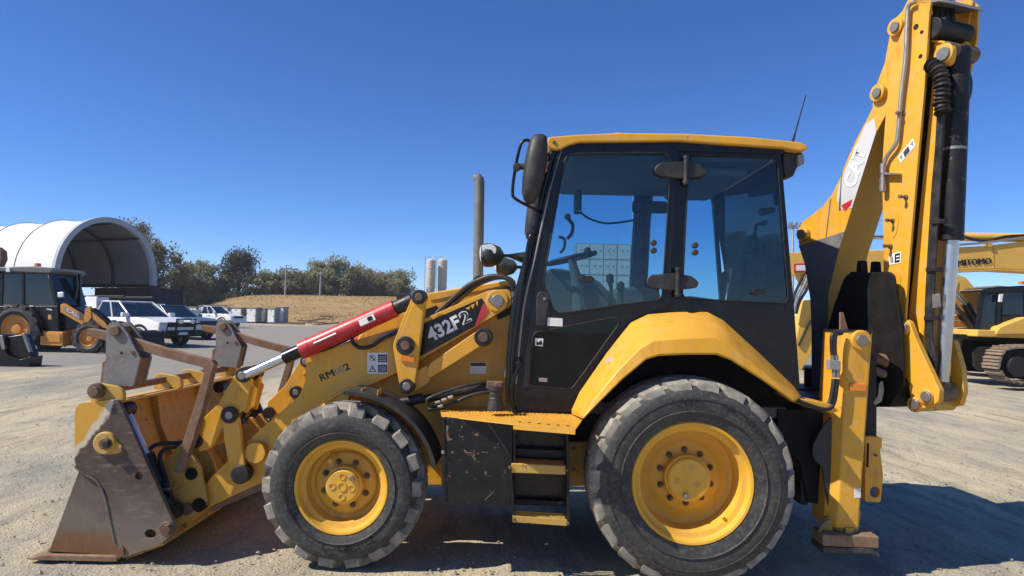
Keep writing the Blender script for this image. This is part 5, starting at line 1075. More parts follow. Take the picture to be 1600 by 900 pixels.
# ================================================================ BACKGROUND
def wplate(name, pts, y, th, mat, parent, bevel=0.0, rnd=0, o=None):
    if rnd: pts = rounded(pts, rnd)
    a = [PW(px, py, y) for px, py in pts]
    if o is not None: a = [p - o for p in a]
    mb = MB(); mb.prism(a, [p + Vector((0, th, 0)) for p in a]); return mb.build(name, mat, parent, bevel)
def simple_wheel(parent, c, Rr, W, rb, rim, side=-1, lug=0):
    c = V(c); mb = MB(); s = side
    mb.lathe(c, [(rb, s * W * .32), (rb + (Rr - rb) * .4, s * W * .5), (Rr * .97, s * W * .42), (Rr, s * W * .2), (Rr, -s * W * .2), (Rr * .97, -s * W * .42), (rb, -s * W * .32)], 32)
    if lug:
        for i in range(lug):
            for sd in (-1, 1):
                a = 6.28318 * (i + (0.5 if sd > 0 else 0)) / lug; w = 6.28318 / lug * .25
                P = lambda aa, v, r: c + Vector((math.cos(aa) * r, v, math.sin(aa) * r))
                vs_ = [P(a - w, sd * W * .47, Rr * .93), P(a + w, sd * W * .47, Rr * .93), P(a + w + .12, 0, Rr * .98), P(a - w + .12, 0, Rr * .98), P(a - w, sd * W * .45, Rr * 1.05), P(a + w, sd * W * .45, Rr * 1.05), P(a + w + .12, 0, Rr * 1.05), P(a - w + .12, 0, Rr * 1.05)]
                mb.prism(vs_[:4], vs_[4:])
    t = mb.build('tyre', 'rubber', parent, angle=40)
    mb = MB(); mb.lathe(c, [(rb * 1.02, s * W * .34), (rb * .95, s * W * .36), (rb * .85, s * W * .12), (rb * .4, s * W * .10), (rb * .36, s * W * .25), (.001, s * W * .27)], 24); mb.build('rim', rim, t, angle=40)
    return t
def box_part(name, lo, hi, mat, parent, bevel=0.01, M=None):
    mb = MB(); mb.box(lo, hi, M); return mb.build(name, mat, parent, bevel)

# ---------------------------------------------------------------- shelter on containers
def shelter():
    y0 = 47.0
    foot_r = PW(244, 450, y0); foot_l = PW(83, 452, 41.0)
    ax = (foot_r - foot_l); ax.z = 0; wdt = ax.length; e = ax.normalized(); nrm = Vector((e.y, -e.x, 0))      # nrm points out of the opening
    if nrm.x < 0: nrm = -nrm
    zb = 3.05; base = foot_l.copy(); base.z = 0; apex = 4.25
    root = empty('fabric_shelter', base); tag(root, 'white arched fabric shelter with an open dark front beside the trees', 'shelter')
    def arc(t, grow=0.0):
        a = math.pi * (1 - t); x = wdt / 2 + (wdt / 2 + grow) * math.cos(a) * (1 - 0.0 * t); z = zb + (apex + grow) * (math.sin(a) ** 0.86)
        return e * x + Vector((0, 0, z))
    N = 40; depth = 22; nb = 5
    mb = MB(); rows = []
    for j in range(nb * 6 + 1):
        d = depth * j / (nb * 6); sag = -0.16 * math.sin(math.pi * ((j % 6) / 6)) if j % 6 else 0
        rows.append([arc(i / N, sag) - nrm * d for i in range(N + 1)])
    vs_ = [p for r in rows for p in r]; k = N + 1
    inner = [p - Vector((0, 0, 0.0)) for p in vs_]
    mb.add(vs_, [(j * k + i, j * k + i + 1, (j + 1) * k + i + 1, (j + 1) * k + i) for j in range(len(rows) - 1) for i in range(N)])
    mb.build('canopy_cover', 'fabric_white', root, angle=60, recalc=False)
    for j in range(1, nb):
        ms = MB(); ms.tube([arc(i / 24, 0.02) - nrm * (depth * j / nb) for i in range(25)], 0.03, 5); ms.build('cover_seam', 'fabric_edge', root, angle=60)
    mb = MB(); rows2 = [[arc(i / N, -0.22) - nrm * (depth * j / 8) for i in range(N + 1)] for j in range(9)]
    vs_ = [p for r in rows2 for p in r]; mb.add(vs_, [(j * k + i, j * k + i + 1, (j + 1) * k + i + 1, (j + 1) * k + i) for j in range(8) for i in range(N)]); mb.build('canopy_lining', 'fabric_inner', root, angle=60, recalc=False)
    mb = MB(); a = [arc(i / N, 0.03) + nrm * 0.05 for i in range(N + 1)]; b = [arc(i / N, -0.30) + nrm * 0.05 for i in range(N + 1)]
    o = a + b[::-1]; mb.prism(o, [p - nrm * 0.35 for p in o]); mb.build('front_arch', 'fabric_edge', root, 0.02)
    for j in range(1, nb + 1):
        d = depth * j / nb - 0.2; mb = MB(); mb.tube([arc(i / 20, -0.40) - nrm * d for i in range(21)], 0.09, 6); mb.build('arch_truss', 'container_dark', root, angle=60)
    for t in (0.22, 0.5, 0.72):
        mb = MB(); mb.tube([arc(t, -0.38), arc(t, -0.38) - nrm * depth], 0.06, 6); mb.build('purlin', 'container_dark', root, angle=60)
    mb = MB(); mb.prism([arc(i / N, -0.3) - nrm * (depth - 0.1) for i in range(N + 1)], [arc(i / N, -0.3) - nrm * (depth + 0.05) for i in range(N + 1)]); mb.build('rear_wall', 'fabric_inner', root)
    mb = MB(); mb.box((0, 0, 0), (1, 1, 1)); 
    beam = MB(); p = arc(1, 0); beam.prism([p + e * 0.3 + Vector((0, 0, -0.1)), p - e * 0.3 + Vector((0, 0, -0.1)), p - e * 0.3 + Vector((0, 0, 0.12)), p + e * 0.3 + Vector((0, 0, 0.12))], [q - nrm * depth for q in (p + e * 0.3 + Vector((0, 0, -0.1)), p - e * 0.3 + Vector((0, 0, -0.1)), p - e * 0.3 + Vector((0, 0, 0.12)), p + e * 0.3 + Vector((0, 0, 0.12)))]); beam.build('base_beam', 'container_dark', root)
    # the rows of containers that carry it
    def container(name_label, org, ex, ey, L_, W_, H_, mat, group):
        o = empty('shipping_container', org); tag(o, name_label, 'container', group)
        c = MB(); steps = 34
        for (p0, dx, ln, nn) in ((Vector((0, 0, 0)), ex, L_, -ey), (ey * W_, ex, L_, ey)):
            pts = []; 
            for i in range(steps * 2):
                s_ = ln * i / (steps * 2 - 1); off = nn * (0.03 if (i // 2) % 2 else -0.01); pts.append(p0 + dx * s_ + off)
            lo = [p + Vector((0, 0, 0.12)) for p in pts]; hi = [p + Vector((0, 0, H_ - 0.12)) for p in pts]; n_ = len(pts)
            c.add(lo + hi, [(i, i + 1, n_ + i + 1, n_ + i) for i in range(n_ - 1)])
        c.build('corrugated_side', mat, o, angle=20, recalc=False)
        for s_ in (0, L_):
            d = MB(); q = ex * s_; pts = []
            for i in range(16):
                off = ex * (0.025 if (i // 2) % 2 else -0.01); pts.append(q + ey * (W_ * i / 15) + off)
            d.add([p + Vector((0, 0, 0.12)) for p in pts] + [p + Vector((0, 0, H_ - 0.12)) for p in pts], [(i, i + 1, 17 + i, 16 + i) for i in range(15)]); d.build('end_panel', mat, o, angle=20, recalc=False)
        f = MB()
        for z in (0, H_ - 0.14):
            for a_, b_ in ((Vector(), ex * L_), (ey * W_, ey * W_ + ex * L_), (Vector(), ey * W_), (ex * L_, ex * L_ + ey * W_)):
                f.tube([a_ + Vector((0, 0, z + 0.07)), b_ + Vector((0, 0, z + 0.07))], 0.085, 4)
        for q in (Vector(), ex * L_, ey * W_, ex * L_ + ey * W_): f.tube([q, q + Vector((0, 0, H_))], 0.09, 4)
        f.build('container_frame', mat, o)
        rp = MB(); rp.prism([Vector((0, 0, H_ - 0.05)), ex * L_ + Vector((0, 0, H_ - 0.05)), ex * L_ + ey * W_ + Vector((0, 0, H_ - 0.05)), ey * W_ + Vector((0, 0, H_ - 0.05))], [Vector((0, 0, H_ - 0.02)), ex * L_ + Vector((0, 0, H_ - 0.02)), ex * L_ + ey * W_ + Vector((0, 0, H_ - 0.02)), ey * W_ + Vector((0, 0, H_ - 0.02))]); rp.build('container_roof', mat, o)
        return o
    rp_ = base + e * wdt
    container('dark container under the right edge of the white shelter', rp_ - e * 0.3 - nrm * 6.2, nrm, e, 6.1, 2.44, 2.9, 'container_dark', None)
    container('dark container behind the vehicles across the back of the white shelter', base - nrm * 9 + e * 1.0, e, -nrm, wdt - 1.5, 2.4, 2.9, 'container_dark', None)
    return container
container = shelter()

# ---------------------------------------------------------------- stacked white containers seen through the cab
yc = 120.0
p0 = PW(901, 380, yc); p1 = PW(986, 381, yc); wd = (p1.x - p0.x) / 4; hh = (PW(940, 380, yc).z - PW(940, 429, yc).z) / 2
rownames = ['top', 'second', 'third', 'fourth', 'bottom']; coln = ['leftmost', 'second from left', 'third from left', 'rightmost']
for r in range(5):
    zt = p0.z - hh * (r + 1) + 0.0
    for c in range(4):
        if zt < 0: continue
        org = Vector((p0.x + wd * c, yc, zt)); o = empty('white_container', org)
        tag(o, 'white container in the stack seen through the cab, %s row, %s' % (rownames[r], coln[c]), 'container', 'white containers stacked behind the cab')
        box_part('container_body', (0.06, 0.05, 0.05), (wd - 0.06, 5.9, hh - 0.05), 'container_white', o, 0)
        for s_ in (0, 1): box_part('door_leaf', (0.10 + s_ * (wd / 2 - 0.08), -0.03, 0.12), (wd / 2 - 0.02 + s_ * (wd / 2 - 0.08), 0.05, hh - 0.12), 'container_white', o, 0.0)
        for s_ in (0.3, 0.7): box_part('lock_bar', (wd * s_ - 0.05, -0.09, hh * 0.55), (wd * s_ + 0.2, -0.03, hh * 0.62), 'locker_grey', o, 0)
        box_part('end_frame', (0, 0.0, 0), (0.06, 5.9, hh), 'locker_grey', o, 0); box_part('end_frame', (wd - 0.06, 0.0, 0), (wd, 5.9, hh), 'locker_grey', o, 0); box_part('end_rail', (0.06, 0.0, hh - 0.06), (wd - 0.06, 5.9, hh), 'locker_grey', o, 0)
    if zt < 0: break

# ---------------------------------------------------------------- hill
def hill_h(x, y):
    from mathutils import noise as nz
    a = 1 / (1 + math.exp(-(y - 96) / 3.2)); left = 1 / (1 + math.exp(-(x + 45 + (y - 90) * .1) / 1.8)); right = 1 / (1 + math.exp((x - 10) / 6.0))
    return 4.1 * a * (0.15 * 0 + left) * (0.6 + 0.4 * right) + 0.25 * a * left * nz.noise((x * 0.15, y * 0.15, 0)) - 0.05
mb = MB(); xs = [-75 + i * 1.2 for i in range(150)]; ys = [82 + j * 1.2 for j in range(70)]
mb.add([(x, y, hill_h(x, y)) for y in ys for x in xs], [(j * 150 + i, j * 150 + i + 1, (j + 1) * 150 + i + 1, (j + 1) * 150 + i) for j in range(69) for i in range(149)])
tag(mb.build('hill', 'dry_grass', recalc=False, angle=80), kind='structure')
gm = MB(); rnd = random.Random(5)
for i in range(5000):
    x = rnd.uniform(-58, 20); y = rnd.uniform(86, 108); z = hill_h(x, y)
    if z < 0.2: continue
    h = rnd.uniform(0.08, 0.22); a = rnd.random() * 3.14; dx, dy = math.cos(a) * .12, math.sin(a) * .12; lx, ly = rnd.uniform(-.15, .15), rnd.uniform(-.15, .15)
    gm.add([(x - dx, y - dy, z - .05), (x + dx, y + dy, z - .05), (x + lx, y + ly, z + h)], [(0, 1, 2)])
tag(gm.build('hill_grass', 'dry_blade', recalc=False), 'dry yellow grass covering the low hill', 'grass', kind='stuff')

# ---------------------------------------------------------------- trees
def tree(label, base, H, crown, mat, n_leaf, leaf, seed, group='trees along the skyline', trunk_h=0.35, clumps=14, shape='gum'):
    rnd = random.Random(seed); base = V(base); root = empty('tree', base); tag(root, label, 'tree', group)
    tr = MB(); lean = Vector((rnd.uniform(-.05, .05), rnd.uniform(-.05, .05), 1))
    top = lean * H * 0.8; tr.tube([Vector(), lean * H * .2, lean * H * .5, top], 0.2, 8, 3, rs=[H * .028, H * .022, H * .014, H * .005])
    cl = []
    for i in range(clumps):
        if shape == 'cone':
            t = rnd.random() ** .8; z = H * (0.12 + .83 * t); rad = crown * (1 - t) ** .55 * .8 + .3; a = rnd.random() * 6.28; r = rad * math.sqrt(rnd.random()); s_ = crown * rnd.uniform(.28, .42)
        else:
            z = H * rnd.uniform(trunk_h, .95); k = math.sin(math.pi * min(1, max(0.08, (z / H - trunk_h * .7) / (1.03 - trunk_h * .7)))) ** .6; a = rnd.random() * 6.28; r = crown * k * rnd.uniform(.15, 1); s_ = crown * rnd.uniform(.13, .36)
        c = Vector((math.cos(a) * r, math.sin(a) * r, z)); cl.append((c, s_))
        s0 = lean * (z * rnd.uniform(.45, .7)); tr.tube([s0, (s0 + c) * .5 + Vector((0, 0, -.03 * H)), c], .1, 5, 2, rs=[H * .010, H * .006, H * .003])
    tr.build('trunk', 'bark', root, angle=60)
    lf = MB(); per = max(1, n_leaf // clumps)
    for c, s_ in cl:
        for i in range(per):
            d = Vector((rnd.gauss(0, 1), rnd.gauss(0, 1), rnd.gauss(0, .75)))
            if d.length < 1e-3: continue
            p = c + d.normalized() * s_ * (rnd.random() ** .45) * (1 + .12 * rnd.gauss(0, 1)); u = Vector((rnd.gauss(0, 1), rnd.gauss(0, 1), rnd.gauss(0, 1))).normalized(); w = u.orthogonal().normalized(); l = leaf * rnd.uniform(.6, 1.4)
            lf.add([p - u * l, p + w * l * .45, p + u * l, p - w * l * .45], [(0, 1, 2, 3)])
    lf.build('crown', mat, root, recalc=False)
def tr_at(px, py_top, dist): p = PW(px, py_top, dist); return p
TREES = [
 (204, 336, 95, 6.2, 'leaf_dark', 'tall dark tree rising behind the right side of the shelter', 'gum', .25), (238, 376, 90, 4.8, 'leaf_dark', 'dark tree directly right of the white shelter', 'gum', .2),
 (285, 412, 100, 4.6, 'leaf_brown', 'airy brownish gum tree between the shelter and the dark pine', 'gum', .2), (318, 410, 104, 4.2, 'leaf_gum', 'open gum tree just left of the dark pine', 'gum', .2),
 (376, 397, 108, 5.0, 'leaf_pine', 'dense very dark pine standing alone above the sheds', 'cone', .1), (345, 448, 105, 3.6, 'leaf_gum', 'low pale bush at the left foot of the dark pine', 'gum', .1),
 (420, 432, 118, 4.4, 'leaf_gum', 'rounded tree immediately right of the dark pine', 'gum', .12), (455, 432, 120, 4.8, 'leaf_dark', 'rounded tree behind the tall left light pole', 'gum', .12),
 (482, 420, 125, 5.0, 'leaf_gum', 'gum tree between the two light poles', 'gum', .12), (520, 411, 126, 5.6, 'leaf_gum', 'highest crown of the gum row right of the short light pole', 'gum', .12),
 (555, 422, 130, 5.4, 'leaf_gum', 'gum tree just right of the highest crown on the hill', 'gum', .12), (585, 434, 132, 5.2, 'leaf_brown', 'brownish gum second from the right end of the hill row', 'gum', .12),
 (618, 428, 134, 5.0, 'leaf_gum', 'gum tree at the right end of the hill row', 'gum', .12), (265, 462, 92, 3.2, 'leaf_brown', 'small scrubby tree above the blue utility tray', 'gum', .1),
 (300, 440, 112, 4.6, 'leaf_dark', 'low dark tree filling the gap between the two airy gums', 'gum', .08), (438, 440, 128, 4.4, 'leaf_brown', 'low brownish tree between the dark pine and the tall light pole', 'gum', .08), (500, 436, 136, 5.4, 'leaf_dark', 'dark tree directly behind the shorter light pole', 'gum', .08), (570, 440, 140, 5.6, 'leaf_dark', 'dark low tree filling the gap right of the highest crown', 'gum', .08), (602, 444, 140, 5.0, 'leaf_gum', 'low gum in the last gap of the hill row', 'gum', .08),
]
for i, (px, py, d, cr, m_, lab, shp, th_) in enumerate(TREES):
    p = PW(px, py - 4, d); gz = hill_h(p.x, p.y) if d > 100 and px > 400 else 0
    tree(lab, (p.x, p.y, gz - .1), p.z - gz, cr, m_, 6500 if shp == 'gum' else 9000, 0.20 if d < 112 else 0.24, 40 + i, trunk_h=th_, clumps=34 if shp == 'gum' else 34, shape=shp)

# ---------------------------------------------------------------- poles, silos, lockers, debris
for (px, yt, d, lab, arm_) in ((447, 414, 105, 'tall thin light pole with a short arm on the hill', 1), (501, 428, 104, 'shorter thicker light pole in front of the hill trees', 0), (1239, 352, 60, 'floodlight mast between the cab and the boom', 2)):
    t = PW(px, yt, d); o = empty('light_pole', (t.x, t.y, 0)); tag(o, lab, 'pole'); mb = MB(); mb.cyl((0, 0, 0), (0, 0, t.z), 0.16, 0.09, n=10); mb.build('mast', 'pole', o)
    if arm_ == 1: box_part('lamp_arm', (-0.05, -0.05, t.z - 0.1), (0.9, 0.05, t.z), 'pole', o)
    if arm_ == 0: box_part('lamp_head', (-0.25, -0.15, t.z), (0.25, 0.15, t.z + 0.2), 'pole', o)
    if arm_ == 2:
        box_part('lamp_bar', (-0.9, -0.06, t.z - 0.3), (0.9, 0.06, t.z - 0.2), 'pole', o)
        for k in range(4): box_part('flood_lamp', (-0.85 + k * 0.48, -0.15, t.z - 0.15), (-0.55 + k * 0.48, 0.1, t.z + 0.25), 'locker_grey', o)
for (px, d, lab) in ((674, 170, 'left pale cylindrical silo behind the hood'), (692, 172, 'right pale cylindrical silo behind the hood')):
    t = PW(px, 404, d); o = empty('silo', (t.x, t.y, 0)); tag(o, lab, 'silo', 'pale silos behind the hood'); r_ = 7.2 * d / FPX; z0 = t.z - 7.5
    mb = MB(); mb.lathe((0, 0, 0), [(.001, t.z), (r_ * .5, t.z - .1), (r_, t.z - .5), (r_, z0), (r_ * .3, z0 - 2.5), (.001, z0 - 2.5)], 20, axis=Vector((0, 0, 1))); b_ = mb.build('tank', 'silo', o, angle=30)
    for z in (z0 + .2, z0 + 2.6, z0 + 5): mb = MB(); mb.lathe((0, 0, z), [(r_ + .01, 0), (r_ + .06, .04), (r_ + .06, .16), (r_ + .01, .2)], 20, axis=Vector((0, 0, 1))); mb.build('tank_ring', 'silo', o)
    for a in range(4):
        x, y = math.cos(a * 1.57 + .78) * r_, math.sin(a * 1.57 + .78) * r_; mb = MB(); mb.cyl((x, y, 0), (x, y, z0 + .3), .14, n=8); mb.build('leg', 'pole', o)
    mb = MB(); mb.tube([(-r_ - .35, -.3, 0), (-r_ - .35, -.3, t.z + .6)], .06, 6); mb.tube([(-r_ - .35, .2, 0), (-r_ - .35, .2, t.z + .6)], .06, 6); mb.build('ladder', 'pole', o)
    mb = MB(); mb.tube([(math.cos(q * .7854) * (r_ - .2), math.sin(q * .7854) * (r_ - .2), t.z + .5) for q in range(9)], .05, 5); mb.build('top_rail', 'pole', o)
LOCK = [(304, 477), (330, 474), (352, 478), (375, 478), (397, 479), (412, 481), (429, 481), (445, 480)]
LOCK = [(295, 309, 479), (311, 325, 477), (340, 358, 479), (361, 379, 480), (370, 384, 480), (385, 402, 480), (403, 416, 481), (418, 431, 481), (431, 445, 479)]
for i, (x0, x1, yt) in enumerate(LOCK):
    d = 78 if i % 2 == 0 else 77.0; a, b = PW(x0, yt, d), PW(x1, yt, d); w = b.x - a.x; H = a.z
    o = empty('site_cabinet', (a.x, d, 0), R(-8)); tag(o, 'white tall site cabinet below the hill, %s from the left' % ['first', 'second', 'third', 'fourth', 'fifth', 'sixth', 'seventh', 'eighth', 'ninth'][i], 'cabinet', 'white site cabinets in a row')
    box_part('cabinet_body', (0, 0, 0.12), (w, 1.1, H - 0.1), 'locker_grey', o, 0.01); box_part('cabinet_door', (0.10, -0.04, 0.18), (w - 0.10, 0.01, H - 0.2), 'locker_white', o, 0.01)
    box_part('cabinet_roof', (-0.06, -0.08, H - 0.1), (w + 0.06, 1.2, H), 'locker_grey', o, 0.01); box_part('door_handle', (w - 0.25, -0.08, H * .45), (w - 0.2, -0.04, H * .52), 'container_dark', o, 0); box_part('skid', (0, 0, 0), (w, 1.1, 0.12), 'container_dark', o, 0)
    box_part('door_vent', (w * .4, -0.055, H * .80), (w * .6, -0.04, H * .83), 'container_dark', o, 0)
rnd = random.Random(11)
for i in range(9):
    p = PW(rnd.uniform(490, 524), 505, 76); o = box_part('timber_offcut', (-rnd.uniform(.8, 2.0), -.12, -.08), (rnd.uniform(.8, 1.8), .12, .08), 'timber', None, 0.01); o.location = (p.x, 76 + rnd.uniform(-1, 1), 0.1 + i * 0.13); o.rotation_euler = (0, rnd.uniform(-.35, .1), rnd.uniform(-.5, .5)); tag(o, 'weathered timber offcut in the debris pile below the hill', 'timber', 'timber in the debris pile')
for i in range(3):
    p = PW(450 + 12 * i, 511, 77); o = box_part('steel_beam', (-1.3, -.15, 0), (1.3, .15, .14), 'rusty', None, 0.01); o.location = (p.x, 76.5 - i * .5, 0.0 if i < 2 else .15); tag(o, 'flat rusty beam lying right of the site cabinets', 'beam', 'rusty beams beside the cabinets')
# concrete kerb strip ahead of the hill
for i, (px, py) in enumerate(((262, 470),)):
    pass

# ---------------------------------------------------------------- vehicles at the back left
def car(name, label, locn, rz, body, kind, group='vehicles parked at the back'):
    root = empty(name, locn, rz); tag(root, label, 'utility' if kind != 'wagon' else 'car', group)
    Lh, Wd = 2.6, 0.92; n = 0
    # lower body: side outline swept across the width with tucked flanks; front is +x
    prof = [(-2.55, .55), (-2.6, .95), (-2.5, 1.08), (-.9, 1.10), (1.05, 1.12), (1.35, 1.14), (2.0, 1.08), (2.40, .99), (2.60, .86), (2.62, .55), (2.5, .42), (2.05, .42), (1.95, .62), (1.65, .76), (1.35, .62), (1.25, .40), (-1.15, .40), (-1.25, .62), (-1.55, .76), (-1.85, .62), (-1.95, .42), (-2.4, .42)]
    mb = MB(); secs = [(-Wd, .0, .93), (-Wd * .97, .03, 1.0), (0, .04, 1.0), (Wd * .97, .03, 1.0), (Wd, .0, .93)]
    rows = []
    for (y, dz, k) in secs: rows.append([Vector((x * (.985 if abs(y) == Wd else 1), y, (z - .7) * k + .7 + (dz if z > 1 else 0))) for x, z in prof])
    m = len(prof); vs_ = [p for r in rows for p in r]; fs_ = [tuple(range(m)), tuple(range(4 * m, 5 * m))[::-1]] + [(j * m + i, j * m + (i + 1) % m, (j + 1) * m + (i + 1) % m, (j + 1) * m + i) for j in range(4) for i in range(m)]
    mb.add(vs_, fs_); bo = mb.build('body', body, root, 0.06, seg=3)
    rear = {'ute': -.75, 'tray': -.55, 'wagon': -2.3}[kind]
    def gh(name, pts, y0, y1, mat, bev=0.01):
        mb = MB(); mb.prism([Vector((x, y0 * s, z)) for x, z, s in pts], [Vector((x, y1 * s, z)) for x, z, s in pts]); return mb.build(name, mat, root, bev)
    rf0, rf1 = rear + (.14 if kind != 'wagon' else .55), .22
    mb = MB(); mb.prism([Vector((rear, -.86, 1.10)), Vector((1.15, -.86, 1.10)), Vector((1.15, .86, 1.10)), Vector((rear, .86, 1.10))], [Vector((rf0, -.68, 1.76)), Vector((rf1, -.68, 1.76)), Vector((rf1, .68, 1.76)), Vector((rf0, .68, 1.76))]); mb.build('glasshouse', 'glass_far', root, 0.05)
    mb = MB(); mb.box((rf0 - .03, -.71, 1.735), (rf1 + .05, .71, 1.80)); mb.build('roof', body, root, 0.06, seg=3)
    for s_ in (-1, 1):
        for (a_, b_) in (((1.18, .865), (rf1 + .03, .69)), ((rear, .87), (rf0, .69)), ((rear + (1.15 - rear) * .5, .872), ((rf0 + rf1) / 2, .69))):
            mb = MB(); mb.tube([(a_[0], s_ * a_[1], 1.08), (b_[0], s_ * b_[1], 1.78)], .034, 6); mb.build('pillar', body, root, angle=60)
        mb = MB(); mb.box((.88, s_ * .98 - .12, 1.16), (1.02, s_ * .98 + .12, 1.34)); mb.build('mirror', body, root, 0.03)
        mb = MB(); mb.box((2.38, s_ * .72 - .17, .84), (2.60, s_ * .72 + .17, 1.0)); mb.build('headlight', 'lamp_lens', root, 0.04)
        for x in (1.65, -1.55): simple_wheel(root, (x, s_ * .80, .37), .37, .25, .23, 'pole', s_)
        for x in (1.65, -1.55):
            mb = MB(); mb.lathe((x, s_ * .86, .40), [(.40, -.07), (.50, -.07), (.50, .07), (.40, .07)], 20, a0=R(180), a1=R(360), closed=True); mb.build('wheel_arch', 'black_trim', root, angle=50)
        for x in (1.02, .1, -.62):
            if kind != 'tray' or x > 0: mb = MB(); mb.box((x, s_ * .921 - .004, .5), (x + .012, s_ * .921 + .004, 1.08)); mb.build('door_seam', 'black_trim', root)
        for x in (.35, -.45): 
            if kind == 'wagon' or x > 0: mb = MB(); mb.box((x - .1, s_ * .925 - .02, .98), (x + .1, s_ * .925 + .02, 1.02)); mb.build('door_handle', 'black_trim', root)
    mb = MB(); mb.box((2.55, -.55, .80), (2.66, .55, 1.0)); mb.build('grille', 'black_trim', root, 0.02); mb = MB(); mb.box((2.72, -.19, .50), (2.735, .19, .60)); mb.build('number_plate', 'decal_white', root); mb = MB(); mb.box((2.48, -.9, .42), (2.72, .9, .68)); mb.build('bumper', 'black_trim' if kind != 'tray' else body, root, 0.05)
    if kind == 'ute':
        mb = MB(); mb.tube([(2.78, -.8, .6), (2.82, -.75, .95), (2.82, .75, .95), (2.78, .8, .6)], .045, 8); mb.tube([(2.8, -.4, .5), (2.86, -.4, 1.12), (2.86, .4, 1.12), (2.8, .4, .5)], .04, 8); mb.build('bull_bar', 'black_trim', root, angle=60)
        for s_ in (-.25, .25): mb = MB(); mb.lathe((2.84, s_, 1.05), [(.001, .06), (.11, .05), (.10, -.05), (.001, -.08)], 16, axis=Vector((1, 0, 0))); mb.build('spot_lamp', 'lamp_lens', root)
        mb = MB(); mb.box((-2.5, -.88, 1.06), (-.82, .88, 1.45)); mb.build('tool_tray', 'white_car', root, 0.03); mb = MB(); mb.box((-1.6, -.7, 1.46), (-.95, -.2, 1.95)); mb.build('roof_box', 'white_car', root, 0.03)
        mb = MB(); mb.tube([(-2.4, -.6, 1.95), (.4, -.6, 1.98)], .04, 6); mb.tube([(-2.4, .6, 1.95), (.4, .6, 1.98)], .04, 6); mb.tube([(-2.0, -.8, 1.1), (-2.0, -.6, 1.95), (-2.0, .6, 1.95), (-2.0, .8, 1.1)], .04, 6); mb.build('ladder_rack', 'black_trim', root)
    if kind == 'tray':
        mb = MB(); mb.box((-2.9, -1.0, .95), (-.65, 1.0, 1.08)); mb.build('tray_deck', 'tray_blue', root, 0.01)
        for (lo, hi) in (((-2.9, -1.0, 1.08), (-.65, -.95, 1.42)), ((-2.9, .95, 1.08), (-.65, 1.0, 1.42)), ((-2.9, -.95, 1.08), (-2.85, .95, 1.42))): mb = MB(); mb.box(lo, hi); mb.build('tray_side', 'tray_blue', root, 0.01)
        mb = MB(); mb.tube([(-.62, -.85, 1.08), (-.62, -.85, 1.85), (-.62, .85, 1.85), (-.62, .85, 1.08)], .04, 6); mb.build('headboard', 'tray_blue', root)
    return root
def groundpos(px, d): p = PW(px, 480, d); return Vector((p.x, d, 0))
car('utility_truck', 'white utility with a black bull bar and rooftop tray beside the black machine', groundpos(205, 29), R(-24), 'white_car', 'ute').scale = (1.15, 1.12, 1.02)
car('parked_wagon', 'dark blue car parked between the white utility and the far blue tray', groundpos(264, 36), R(-24), 'blue_car', 'wagon').scale = (1.1, 1.08, 0.96)
car('utility_truck', 'small white utility with a blue tray, farthest of the parked vehicles', groundpos(334, 58), R(-18), 'white_car', 'tray')
car('parked_wagon', 'silver white wagon behind the nearest white utility', groundpos(236, 42), R(-28), 'white_car', 'wagon')

